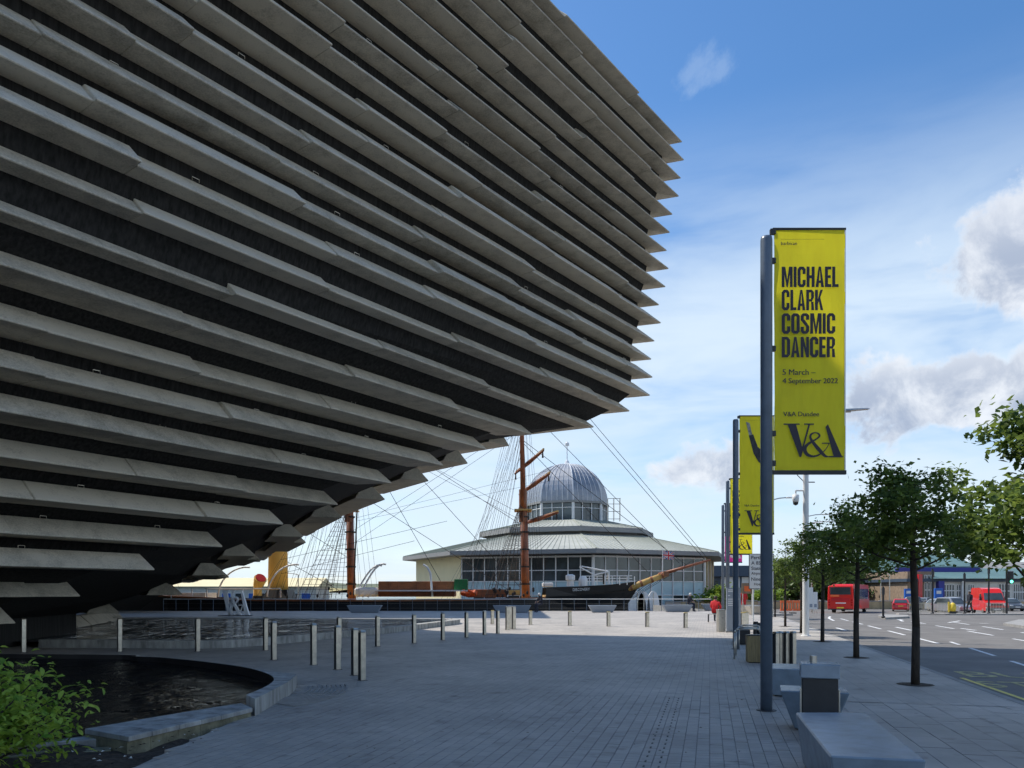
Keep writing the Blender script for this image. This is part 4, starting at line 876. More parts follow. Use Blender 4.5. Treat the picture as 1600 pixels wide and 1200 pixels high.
# quay railing
rl = thing('quay_railing', 'pale metal railing with slim posts along the quay before the ship', 'railing', (-28, 61.7, 0))
MB().tube((0, 0, .98), (44, 0, .98), .028, n=6).build('top_rail', M['white'], rl)
for z in (.25, .62): MB().tube((0, 0, z), (44, 0, z), .005, n=4).build('wire', M['steel'], rl)
pm = MB().box(-.016, .016, -.03, .03, 0, .98).mesh('post', M['pole'])
for i in range(0, 45): link('post', pm, rl, (i, 0, 0))
for i, (px, lab) in enumerate(((352, 'leaning strut at the quay railing below the main mast'), (948, 'leaning grey strut at the quay railing'))): pass
# white letters standing on the far pool
p = gp(368, 962.5)
sg = thing('letter_sculpture', 'large white three dimensional letters reading V&A by the far pool', 'letter sign', (p.x - 1.0, p.y, 0), R(10))
k = 1.0; 
def extr(polys, name, y0):
    mb = MB()
    for i, q in enumerate(polys): mb.slab_y([(a * 1.02, b * 1.66) for a, b in q], y0 - .002 * i, y0 + .45)
    return mb.build(name, M['white'], sg)
extr(LOGO[:4], 'letter_v', 0.0); extr(LOGO[4:6], 'letter_a', 0.02); extr(AMP + LOGO[6:], 'ampersand', -.06)
MB().box(-.1, 1.95, -.2, .6, -.02, .05).build('plinth', M['dark'], sg)
# ------------------------------------------------------------------ visitor centre: octagon with tiered roofs and a leaded dome
def visitor_centre():
    C = Vector((8.6, 120, -0.86)); z0 = 0.86
    t = thing('visitor_centre', 'octagonal visitor centre with pale tiered roofs, window bands and leaded dome', 'building', C)
    A0 = R(-90 + 4)     # one corner looks at the camera
    def ring(r, z): return [Vector((r * math.cos(A0 + k * math.pi / 4), r * math.sin(A0 + k * math.pi / 4), z + z0)) for k in range(8)]
    def tier(name, r0, za, r1, zb, m, seams=0, parent=None):
        a, b = ring(r0, za), ring(r1, zb); mb = MB(); sm = MB()
        for i in range(8):
            j = (i + 1) % 8; mb.face([a[i], a[j], b[j], b[i]])
            if seams:
                n = (b[i] - a[i]).cross(a[j] - a[i]).normalized(); n = n if n.z > 0 else -n
                for q in range(seams):
                    u = (q + .5) / seams; p, w = a[i].lerp(a[j], u), b[i].lerp(b[j], u)
                    if i in (6, 7, 0, 1): sm.tube(p + n * .02, w + n * .02, .045, n=4, cap=False)
                sm.tube(a[i] + n * .03, b[i] + n * .03, .10, n=5, cap=False)
        mb.face(b)
        o = mb.build(name, M[m], t)
        if seams: tag(sm.build('seams', M['seam'], o), kind='stuff')
        return o
    # wall body and bands
    Rw = 23.3; H = 6.4
    tier('wall', Rw - .5, -.86, Rw - .5, H, 'dark')
    e0 = tier('eaves', Rw + 2.2, H - .05, Rw + 2.2, H + .5, 'fascia'); MB().add(ring(Rw + 2.2, H - .06), [tuple(range(8))]).build('soffit', M['fascia'], t)
    tier('lower_roof', Rw + 2.1, H + .5, 13.3, 9.6, 'roof', 26)
    tier('upper_wall', 12.6, 9.3, 12.6, 10.4, 'fascia'); tier('upper_eaves', 13.7, 10.0, 13.7, 10.7, 'fascia'); tier('upper_roof', 13.6, 10.7, 6.9, 12.2, 'roof', 14)
    dr = tier('drum', 6.2, 12.0, 6.2, 14.9, 'glass'); c6, c7 = ring(6.35, 12.0), ring(6.35, 14.9)
    for i in (5, 6, 7, 0, 1, 2):
        j = (i + 1) % 8
        MB().tube(c6[i], c7[i], .22, n=6).build('drum_post', M['white'], dr)
        for q in (1, 2): MB().tube(c6[i].lerp(c6[j], q/3), c7[i].lerp(c7[j], q/3), .09, n=4).build('mullion', M['white'], dr)
        MB().tube(c6[i].lerp(c7[i], .72), c6[j].lerp(c7[j], .72), .06, n=4).build('transom', M['white'], dr)
        MB().tube(c6[i].lerp(c7[i], .02), c6[j].lerp(c7[j], .02), .12, n=4).build('sill', M['white'], dr)
    tier('dome_curb', 6.65, 14.8, 6.65, 15.15, 'fascia')
    # faceted dome with standing ribs
    prof = [(6.5 * math.cos(a) ** .9 if a < 1.5 else .15, 15.1 + 6.3 * math.sin(a)) for a in [i * math.pi / 2 / 12 for i in range(13)]]
    mb = MB(); rb = MB()
    for k in range(8):
        for (r0, h0), (r1, h1) in zip(prof[:-1], prof[1:]):
            a0, a1 = A0 + k * math.pi / 4, A0 + (k + 1) * math.pi / 4
            P = lambda r, a, h: Vector((r * math.cos(a), r * math.sin(a), h + z0))
            mb.face([P(r0, a0, h0), P(r0, a1, h0), P(r1, a1, h1), P(r1, a0, h1)])
            for q in range(6):
                u = q / 6; f0 = P(r0, a0, h0).lerp(P(r0, a1, h0), u); f1 = P(r1, a0, h1).lerp(P(r1, a1, h1), u)
                if k in (6, 7, 0, 1): rb.tube(f0 * 1.0 + Vector((0, -.02, .02)), f1 + Vector((0, -.02, .02)), .10 if q == 0 else .045, n=4, cap=False)
    do = mb.build('dome', M['dome'], t); tag(rb.build('ribs', M['rib'], do), kind='stuff')
    MB().lathe([(.5, 21.3), (.3, 21.9), (.08, 22.2), (.06, 24.3), (.32, 24.35), (.36, 24.7), (.1, 25.0)], 8, (0, 0, z0)).build('finial', M['rib'], do)
    # facade bands, bay by bay
    def bays(i, n, u0, u1, rail=True, low='paleglass'):
        a, b = ring(Rw, 0)[i], ring(Rw, 0)[(i + 1) % 8]; d = (b - a).normalized(); nrm = Vector((d.y, -d.x, 0)); nrm = nrm if nrm.dot(a) > 0 else -nrm
        for k in range(n):
            p, q = a.lerp(b, lerp(u0, u1, k / n)), a.lerp(b, lerp(u0, u1, (k + 1) / n))
            def pane(name, za, zb, m, off=0.0, ins=.09):
                e = (q - p).normalized() * ins; o = nrm * off; z_ = Vector((0, 0, 1))
                return MB().add([p + e + o + z_*za, q - e + o + z_*za, q - e + o + z_*zb, p + e + o + z_*zb, p + e - nrm*.1 + o + z_*za, q - e - nrm*.1 + o + z_*za, q - e - nrm*.1 + o + z_*zb, p + e - nrm*.1 + o + z_*zb],
                    [(0,1,2,3), (4,7,6,5), (0,4,5,1), (1,5,6,2), (2,6,7,3), (3,7,4,0)]).build(name, M[m], t)
            pane('window_pane', 4.35, 5.95, 'glass'); pane('window_pane', 2.95, 4.25, 'glass'); pane('spandrel', 1.15, 2.85, low); pane('window_pane', -.8, 1.05, 'glass' if (k % 3) else 'paleglass')
            MB().tube(p + Vector((0, 0, -.86)) + nrm*.06, p + Vector((0, 0, 6.2)) + nrm*.06, .10, n=4).build('mullion', M['white'], t)
        p, q = a.lerp(b, u0), a.lerp(b, u1)
        for z in (4.3, 2.9, 1.1, 6.05): MB().tube(p + Vector((0, 0, z)) + nrm*.05, q + Vector((0, 0, z)) + nrm*.05, .075 if z != 6.05 else .16, n=4).build('transom', M['white'], t)
        MB().tube(q + Vector((0, 0, -.86)) + nrm*.06, q + Vector((0, 0, 6.2)) + nrm*.06, .2, n=6).build('corner_post', M['white'], t)
    bays(7, 11, 0.0, 1.0); bays(0, 10, 0.0, 1.0)
    def solid(i, u0, u1, m, out=0.12):
        a, b = ring(Rw, 0)[i], ring(Rw, 0)[(i + 1) % 8]; d = (b - a).normalized(); nrm = Vector((d.y, -d.x, 0)); nrm = nrm if nrm.dot(a) > 0 else -nrm
        p, q = a.lerp(b, u0), a.lerp(b, u1)
        MB().prism([p + nrm*out, q + nrm*out, q - nrm*.4, p - nrm*.4], -.8, H - .02 + z0).build('wall_panel', M[m], t)
    solid(6, .0, .995, 'cream', .15)
    for k, m_ in enumerate(['tan', 'tan', 'tan2', 'tan', 'tan2', 'tan']): solid(1, k / 6 + .004, (k + 1) / 6 - .004, m_, .14 if k % 2 else .05)
    # glazed right bay ends in stone
    return t
visitor_centre()
sc_ = thing('scaffold', 'small scaffold frame beside the dome windows', 'scaffold', at(950, 814, 113) )
for x in (0, .9, 1.8):
    MB().tube((x, 0, 0), (x, 0, 3.4), .05, n=4).build('pole', M['steel'], sc_); MB().tube((x, .8, 0), (x, .8, 3.4), .05, n=4).build('pole', M['steel'], sc_)
for z in (.3, 1.4, 2.5, 3.3): MB().tube((0, 0, z), (1.8, 0, z), .045, n=4).build('rail', M['dark'], sc_)
# ------------------------------------------------------------------ three masted ship
def ship():
    D = 71.0
    t = thing('sailing_ship', 'black hulled three masted ship with varnished masts and yellow funnel', 'ship', (0, D, -3.0)); B = Vector((0, D, -3.0))
    X = lambda px: (px - 800) / 1200 * D
    Z = lambda py: EYE + (924 - py) / 1200 * D + 3.0
    xs = [-37, -35, -30, -22, -12, -4, 1.5, 2.9, 3.0, 6, 9, 10.6, 12.0]
    half = [.6, 2.6, 4.2, 4.9, 5.1, 5.0, 4.6, 4.4, 4.4, 3.4, 1.8, .8, .12]
    top = [1.7, 1.45, 1.1, .78, .74, .80, .95, 1.0, 1.95, 2.05, 2.22, 2.4, 2.6]
    mb = MB(); ch = []
    for x, w, h in zip(xs, half, top):
        h += 3.0; lx = -0.55 if x > 5 else 0; k = max(0, (x - 3) / 9)
        ch.append([(x, -w, h), (x + lx * k * .8, -w * .99 * (1 - .10 * k), h - .8), (x + lx * k * 2.4, -w * .95 * (1 - .45 * k), h - 2.2), (x + lx * k * 4.4, -w * .8 * (1 - .7 * k), .0),
                   (x + lx * k * 4.4, w * .8 * (1 - .7 * k), .0), (x + lx * k * 2.4, w * .95 * (1 - .45 * k), h - 2.2), (x + lx * k * .8, w * .99 * (1 - .10 * k), h - .8), (x, w, h)])
    for a, b in zip(ch[:-1], ch[1:]):
        for i in range(7): mb.face([a[i], b[i], b[i+1], a[i+1]])
    mb.face(ch[0]); mb.face(ch[-1])
    mb.build('hull', M['hull'], t, smooth=False)
    dk = MB()
    for a, b in zip(ch[:-1], ch[1:]): dk.face([(a[0][0], a[0][1] + .1, a[0][2] - .7), (b[0][0], b[0][1] + .1, b[0][2] - .7), (b[0][0], -b[0][1] - .1, b[0][2] - .7), (a[0][0], -a[0][1] - .1, a[0][2] - .7)])
    dk.build('deck', M['gold'], t)
    cr = MB()
    for (a, b) in zip(ch[:-1], ch[1:]):
        if b[0][0] - a[0][0] < .2: continue
        p, q = Vector(a[0]), Vector(b[0]); cr.add([p + Vector((0, -.1, -.02)), q + Vector((0, -.1, -.02)), q + Vector((0, .25, -.02)), p + Vector((0, .25, -.02)), p + Vector((0, -.1, .13)), q + Vector((0, -.1, .13)), q + Vector((0, .25, .13)), p + Vector((0, .25, .13))], [(3,2,1,0),(4,5,6,7),(0,1,5,4),(1,2,6,5),(2,3,7,6),(3,0,4,7)]) if q.x < 3 else None
    cr.build('cap_rail', M['wood'], t)
    me = fit_text(textmesh('DISCOVERY', 1, M['white']), 1.55, .24)
    for v_ in me.vertices: v_.co = (X(890) + v_.co.x, -3.62 + v_.co.x * .40 - .16, 4.62 + v_.co.y + .04 * v_.co.x)
    link('name_lettering', me, t)
    # masts
    def mast(px, zt, r, fore=False):
        x = X(px); m_ = MB(); m_.tube((x + .25, 0, 2.2), (x, 0, 13), r, r * .78, 12); m_.tube((x - .02, -.25, 12), (x - .35, -.2, zt), r * .62, r * .28, 10)
        o = m_.build('mast', M['mast'], t, smooth=True)
        for z in (3.6, 5.2, 6.8, 8.4, 10.0, 11.4): MB().tube((x + .22 - .02*(z-2.2), 0, z), (x + .22 - .02*(z-2.2), 0, z + .14), r * 1.12, n=12).build('iron_hoop', M['rope'], o)
        MB().box(x - .85, x + .75, -.9, .9, 12.0, 12.14).build('top_platform', M['gold'], o); MB().tube((x - .05, -.1, 11.0), (x - .05, -.1, 14.0), r * .9, n=10).build('doubling', M['wood'], o)
        return o
    fm = mast(818, 30, .42, True); mm = mast(546, 28, .42); mz = mast(215, 24, .36)
    def yard(px, py, dx, dz, o, L=5.5, r=.17):
        c = Vector((X(px), -.45, Z(py))); d = Vector((dx, -1.0, dz)).normalized()
        y = MB(); y.tube(c - d * L, c, r * .45, r, 8); y.tube(c, c + d * L, r, r * .45, 8); y.build('yard', M['mast'], o, smooth=True)
        f = MB()
        for q in range(-5, 6): f.tube(c + d * (q * L / 5.5) + Vector((0, 0, .1)), c + d * ((q + .6) * L / 5.5) + Vector((0, 0, .12)), .1, n=5)
        f.build('furled_canvas', M['gold'], o)
        for s in (-.95, .95): MB().tube(c + d * L * s, c + d * L * s - Vector((0, 0, .6)), .05, .09, n=5).build('block', M['rope'], o)
    yard(826, 724, .55, .30, fm, 2.7, .2); yard(834, 758, .52, .24, fm, 2.9, .22); yard(842, 811, .55, .10, fm, 3.2, .24)
    yard(545, 800, .12, .12, mm, 3.2, .2); yard(552, 760, .2, .3, mm, 4.0)
    g_ = MB(); g_.tube((X(556), -1, Z(930)), (X(562), -1.1, Z(790)), .07, n=6); g_.build('derrick', M['rope'], t)
    # bowsprit
    bs = MB(); p0, p1, p2 = Vector((9.4, -.2, Z(928))), Vector((X(1040), -.4, Z(897))), Vector((X(1108), -.6, Z(875)))
    bs.tube(p0, p1, .34, .25, 12); bs.build('bowsprit', M['gold'], t, smooth=True); MB().tube(p1 - (p1 - p0) * .15 + Vector((0, 0, .2)), p2, .17, .09, 10).build('jib_boom', M['mast'], t, smooth=True)
    MB().box(X(1034), X(1042), -.9, .3, Z(901), Z(893)).build('bowsprit_cap', M['wood'], t)
    for q in range(5): MB().tube(p0.lerp(p1, .1 + q * .2), p0.lerp(p1, .14 + q * .2), .355 - q * .017, n=12).build('gammoning', M['wood'], t)
    # rigging
    rg = MB(); ro = lambda a, b, r=.022: rg.tube(a, b, r, n=3, cap=False)
    fx, mx, zx = X(817), X(545), X(215)
    for (px, py, zt) in ((1104, 873, 28), (1099, 874, 27), (1072, 866 + 18, 18.6), (1010, 893, 18.4), (1060, 880, 22)): ro((X(px), -.4, Z(py)), (fx - .1, -.2, zt), .028)
    for (x0, z0, px, py) in ((mx, 14.2, 800, 925), (mx, 22.4, 812, 917), (mx, 21.0, 817, 822), (mx, 20.5, 700, 928), (zx, 15, 535, 925), (zx, 20, 542, 870)): ro((x0, -.1, z0), (X(px), -.2, Z(py)), .026)
    for dx in (-.9, -.3): ro((fx, -.1, 20.5 + dx), (mx, -.2, 10.5 + dx * 2), .018); ro((mx + 1, .3, 20 + dx), (fx, .2, 12 + dx), .018)
    ro((X(650), -1, 9.2), (X(430), -1, 6.0), .02); ro((X(700), -1, 11.0), (X(430), -1, 7.3), .02); ro((X(860), 0, 15.8), (X(560), -1, 11.3), .014); ro((X(860), 0, 14.8), (X(560), -1, 11.0), .014)
    for (mxx, zt, w) in ((fx, 12.6, 3.4), (mx, 12.6, 3.6), (zx, 11, 3.0)):
        for side in (-1, 1):
            feet = [Vector((mxx - w + k * .62, side * 4.9, 3.9)) for k in range(6)]; tops = [Vector((mxx - .25 + k * .05, side * .35, zt)) for k in range(6)]
            for a, b in zip(feet, tops): ro(a, b, .026)
            for q in range(1, 20):
                u = q / 20; ro(feet[0].lerp(tops[0], u), feet[-1].lerp(tops[-1], u), .018)
            for k in range(5): ro(Vector((mxx - w - 1.4 + k * .55, side * 4.8, 3.9)), Vector((mxx - .2, side * .2, 22 - k)), .016)
            for k in range(4): ro(Vector((mxx + .4 + k * .5, side * 4.7, 4.0)), Vector((mxx + .1, side * .3, 14 + 4 * k)), .014)
            for k in range(5): ro(Vector((mxx - 5.2 - k * .5, side * 4.6, 3.8)), Vector((mxx - .2, side * .3, 25 - 2 * k)), .012)
    for k in range(6): ro((X(1000 + k * 16), -.35, Z(909 - k * 6.5)), (X(962 + k * 5), -.4, Z(946 - k * 2)), .022)
    tag(rg.build('rigging', M['rope'], t, fix=False), kind='stuff')
    bl = MB(); rr = random.Random(4)
    for k in range(26):
        mxx = rr.choice([fx, fx, mx]); bl.lathe([(.02, 0), (.1, .1), (.1, .22), (.02, .32)], 6, (mxx + rr.uniform(-2.8, 1.6), -4.8 + rr.uniform(0, .4), 3.8 + rr.uniform(0, .9)))
    tag(bl.build('deadeyes', M['rope'], t), kind='stuff')
    # funnel, ventilators, deckhouses
    fu = MB().lathe([(.92, 3.6), (.82, 9.5), (.86, 9.6)], 20, (X(436), -.3, 0)); o = fu.build('funnel', M['funnel'], t); [setattr(f, 'use_smooth', abs(f.normal.z) < .5) for f in o.data.polygons]
    MB().frustum((X(418), X(462), -2.2, 1.0), (X(426), X(456), -1.6, .6), 3.6, 4.75).build('funnel_casing', M['black'], t)
    vn = MB(); vn.tube((X(416), -2.4, 3.2), (X(416), -2.4, 5.2), .40, .36, 12); vn.tube((X(416), -2.4, 5.0), (X(423), -2.9, 5.75), .40, .56, 12); v_ = vn.build('ventilator', M['funnel'], t)
    MB().tube((X(423) + .01, -2.91, 5.76), (X(423) + .06, -2.96, 5.82), .46, n=14).build('cowl_mouth', M['redcloth'], v_); MB().tube((X(416), -2.4, 3.2), (X(416), -2.4, 4.2), .44, n=12).build('base_ring', M['black'], v_)
    MB().box(X(402), X(470), -3.0, 2, 3.1, 3.75).build('deckhouse', M['bollard'], t, bevel=.03)
    dh = MB().box(X(601), X(714), -3.4, -1.0, Z(932), Z(909)).build('boat_deck_house', M['wood'], t, bevel=.04)
    for k in range(8): MB().box(X(603 + k * 14), X(603 + k * 14) + .04, -3.45, -3.40, Z(931), Z(910)).build('panel_joint', M['mast'], dh)
    MB().box(X(600), X(735), -4.3, -.8, Z(924), Z(922)).build('deck_edge', M['white'], t)
    MB().box(X(714.5), X(734), -3.9, -2.5, Z(924), Z(906)).build('green_locker', M['green'], t, bevel=.03)
    MB().box(X(734), X(792), -3.6, -1.0, Z(933), Z(921)).build('hatch_coaming', M['wood'], t, bevel=.04); MB().box(X(795), X(812), -3.0, -1.6, Z(930), Z(922)).build('crate', M['gold'], t)
    lb = MB(); rr = random.Random(8)
    for k in range(7): lb.tube((X(728 + k * 2.6), -4.2, Z(929 - rr.uniform(0, 3))), (X(730 + k * 2.6), -4.0, Z(927 - rr.uniform(0, 4))), .30, .22, 8)
    lb.build('life_rafts', M['orange'], t)
    for (a, b, h0) in ((570, 606, 885), (577, 612, 883)):
        pts = [Vector((X(a) + (X(b) - X(a)) * q, -3.2, Z(922) + (Z(h0) - Z(922)) * math.sin(q * math.pi * .56))) for q in [i / 9 for i in range(10)]]
        MB().path(pts, .09, 6).build('davit', M['white'], t)
    pts = [Vector((X(668), -3.4, Z(884))), Vector((X(674), -3.5, Z(888))), Vector((X(679), -3.6, Z(897))), Vector((X(682), -3.7, Z(932)))]; MB().path(pts, .10, 6).build('davit', M['white'], t)
    for (a, h0) in ((364, 888), (437, 884)):
        pts = [Vector((X(a) + 2.1 * (1 - math.cos(q * 1.9)), -3.6, Z(932) + (Z(h0) - Z(932)) * math.sin(q * 1.7))) for q in [i / 9 for i in range(10)]]; MB().path(pts, .08, 6).build('davit', M['white'], t)
    MB().path([(X(350), -4.3, Z(920)), (X(460), -4.3, Z(920)), (X(460), -4.3, Z(933))], .07, 5).build('white_rail', M['white'], t)
    for px in (300, 330, 352, 405): MB().tube((X(px), -4.3, Z(920)), (X(px), -4.3, Z(934)), .06, n=5).build('rail_post', M['white'], t)
    MB().box(X(293), X(345), -3.6, -1, Z(934), Z(926)).build('stern_house', M['white'], t); MB().box(X(565), X(600), -3.6, -2, Z(932), Z(918)).build('ship_boat', M['white'], t, bevel=.2)
    for k, px in enumerate((572, 580, 588)): MB().tube((X(px), -4.2, Z(933)), (X(px + 12), -4.2, Z(922)), .06, n=5).build('brace', M['white'], t)
    # forecastle rails and gear
    for px in range(905, 992, 12): MB().tube((X(px), -2.6 + (px - 905) * .02, Z(914)), (X(px), -2.6 + (px - 905) * .02, Z(901)), .04, n=5).build('rail_post', M['white'], t)
    for z in (901, 905, 909): MB().tube((X(905), -2.6, Z(z)), (X(985), -1.0, Z(z - 1)), .035, n=5).build('fore_rail', M['white'], t)
    MB().path([(X(902), -2.4, Z(887)), (X(925), -2.2, Z(899)), (X(947), -2.0, Z(894)), (X(905), -2.3, Z(886))], .06, 5).build('cat_davit', M['white'], t); MB().tube((X(947), -2, Z(913)), (X(947), -2, Z(893)), .08, n=6).build('rail_post', M['white'], t); MB().tube((X(939), -2, Z(913)), (X(939), -2, Z(894)), .08, n=6).build('stanchion', M['black'], t)
    MB().lathe([(.34, 0), (.3, .5), (.42, .55), (.42, .95), (.2, 1.05)], 10, (X(888), -2.4, Z(916))).build('capstan', M['white'], t); MB().box(X(846), X(862), -3, -1, Z(917), Z(911)).build('white_locker', M['white'], t, bevel=.05)
    MB().lathe([(.4, 0), (.4, .6), (.25, .9)], 10, (X(907), -2.6, Z(916))).build('ventilator', M['white'], t)
    return t
ship()
# flag at the bow
fl = thing('union_flag', 'small union flag on a staff at the ship bow', 'flag', at(1035.5, 895, 70.5))
MB().tube((0, 0, 0), (0, 0, 2.2), .03, n=6).build('staff', M['white'], fl)
fb = MB(); w, h, x0, z0 = .98, .72, .04, 1.28
def wv(x, z): return (x0 + x * w, -.09 * math.sin(x * 7) * x, z0 + z * h - .1 * x)
def strip(mi, pts, off): fb.cur = mi; fb.face([(lambda p: (p[0], p[1] - off, p[2]))(wv(x, z)) for x, z in pts])
for i in range(8): strip(0, [(i/8, 0), ((i+1)/8, 0), ((i+1)/8, 1), (i/8, 1)], 0)
def diag(mi, hw, off, flip):
    for i in range(8):
        a, b = i/8, (i+1)/8; c = (lambda x: 1 - x) if flip else (lambda x: x)
        cl = lambda v_: max(0, min(1, v_)); strip(mi, [(a, cl(c(a) - hw)), (b, cl(c(b) - hw)), (b, cl(c(b) + hw)), (a, cl(c(a) + hw))], off)
diag(1, .14, .012, 0); diag(1, .14, .013, 1); diag(2, .05, .022, 0); diag(2, .05, .023, 1)
for i in range(8): strip(1, [(i/8, .33), ((i+1)/8, .33), ((i+1)/8, .67), (i/8, .67)], .033); strip(2, [(i/8, .41), ((i+1)/8, .41), ((i+1)/8, .59), (i/8, .59)], .043)
strip(1, [(.40, 0), (.62, 0), (.62, 1), (.40, 1)], .0335); strip(2, [(.45, 0), (.57, 0), (.57, 1), (.45, 1)], .044)
fb.build('flag_cloth', [M['blue'], M['white'], M['redcloth']], fl, fix=False)
# ------------------------------------------------------------------ trees
def leaf_faces(mb, c, size, rr, up=None):
    d = Vector((rr.gauss(0, 1), rr.gauss(0, 1), rr.gauss(0, .6) - .2)).normalized(); n = Vector((rr.gauss(0, .7), rr.gauss(0, .7), 1)).normalized()
    s = d.cross(n).normalized() * size * .34; d = d * size; k = n * size * .10
    mb.face([c, c + d * .35 + s - k, c + d, c + d * .35 - s - k] if rr.random() < .5 else [c, c + d * .45 + s + k, c + d * .98, c + d * .45 - s + k])
def make_tree(label, loc, H, hb, rx, seed, nclump, per, leaf=.085, m='leaf', group='street trees along the kerb', name='street_tree', clumpr=.24, trunk=.06, lean=0.0, cat='tree', grille=False):
    rr = random.Random(seed); t = thing(name, label, cat, loc, 0, group)
    tr = MB(); pts = [Vector((0, 0, -.08)), Vector((.01 * seed % .03, .01, hb * .5)), Vector((lean, 0, hb)), Vector((lean * 1.3, .02, lerp(hb, H, .45))), Vector((lean * 1.4 + .03, 0, lerp(hb, H, .86)))]
    rs = [trunk * 1.15, trunk, trunk * .86, trunk * .5, trunk * .15]
    for i in range(4): tr.tube(pts[i], pts[i+1], rs[i], rs[i+1], 10)
    tr.build('trunk', M['bark'], t, smooth=True)
    lm = MB(); cl = []
    crown_c = Vector((lean * 1.3, 0, (H + hb) / 2 + .02)); rz = (H - hb) / 2
    nl = 15
    for i in range(nl):
        a = i * 2.4 + rr.uniform(-.3, .3); f = i / nl; z0 = lerp(hb * .98, lerp(hb, H, .75), f)
        reach = rx * (0.98 - .5 * f) * rr.uniform(.75, 1.05)
        base = Vector((lean * (z0 / hb), 0, z0)); tip = base + Vector((math.cos(a) * reach, math.sin(a) * reach, rz * rr.uniform(.25, .75) * (1 - .3 * f)))
        mid_ = base.lerp(tip, .5) + Vector((0, 0, -.08 * rz + rr.uniform(-.05, .05)))
        r0 = trunk * .38 * (1 - .5 * f); lm.tube(base, mid_, r0, r0 * .6, 6); lm.tube(mid_, tip, r0 * .6, r0 * .18, 5)
        for k in range(3):
            q = mid_.lerp(tip, rr.uniform(0, .8)); e = q + Vector((rr.gauss(0, .25), rr.gauss(0, .25), rr.uniform(-.05, .25))) * rx; lm.tube(q, e, r0 * .35, r0 * .1, 4); cl.append(e)
        cl.append(tip); cl.append(mid_.lerp(tip, .5))
    lm.build('limbs', M['bark'], t)
    while len(cl) < nclump:
        u = Vector((rr.gauss(0, 1), rr.gauss(0, 1), rr.gauss(0, 1))).normalized() * (rr.random() ** .4)
        w = 1.0 if u.z < 0 else (1 - .32 * u.z)
        c = crown_c + Vector((u.x * rx * w, u.y * rx * w, u.z * rz))
        if u.z < -.55 and rr.random() < .6: continue
        cl.append(c)
    lf = MB()
    for c in cl[:nclump]:
        k = rr.uniform(.45, 1.4); cr_ = clumpr * k
        for _ in range(int(per * k * k)):
            o = Vector((rr.gauss(0, 1), rr.gauss(0, 1), rr.gauss(0, .55))) * cr_ * .55
            leaf_faces(lf, c + o, leaf * rr.uniform(.6, 1.25), rr)
    lf.build('crown', M[m], t, fix=False)
    return t
tl = ['nearest street tree fully in frame, dark domed crown over a thin trunk', 'second dark street tree, between the nearest tree and the lamp mast', 'third street tree, its crown against the red bus', 'fourth street tree with a sunlit crown beside the white mast', 'fifth small street tree, sunlit beyond the white mast', 'farthest small street tree behind the nearest banner pole']
for i, (px, py) in enumerate([(1430, 1070), (1338, 1028), (1285, 1003), (1252, 989), (1227, 979), (1211, 964)]):
    p = gp(px, py); H = [3.72, 3.66, 3.8, 3.85, 3.7, 3.9][i]; hb = [1.98, 1.9, 1.75, 1.75, 1.7, 1.8][i]; rx = [1.10, 1.0, 1.1, 1.05, 1.0, 1.1][i]
    make_tree(tl[i], p, H, hb, rx, 11 + i * 7, [120, 95, 80, 70, 60, 50][i], [60, 58, 54, 48, 46, 44][i], [.105, .11, .115, .125, .135, .15][i], trunk=[.062, .062, .055, .055, .05, .05][i], lean=[-.03, .03, .02, 0, 0, 0][i])
    g = MB(); 
    for a in range(4): g.tube((.42 * math.cos(a*1.571+.78), .42 * math.sin(a*1.571+.78), 0), (.42 * math.cos(a*1.571+2.35), .42 * math.sin(a*1.571+2.35), 0), .012, n=4)
    pit = MB().lathe([(.01, .006), (.22, .016), (.30, .008)], 10, p)
    tag(pit.build('tree_pit', M['soil']), ['soil pit at the foot of the ' + w for w in ('nearest whole street tree', 'second street tree', 'third street tree', 'fourth street tree', 'fifth street tree', 'farthest street tree')][i], 'tree pit', 'soil pits under the street trees')
make_tree('sunlit street tree leaning in from the right edge of the view', (5.85, 8.1, 0), 3.62, 1.35, 1.0, 91, 125, 78, .095, trunk=.06, clumpr=.22)
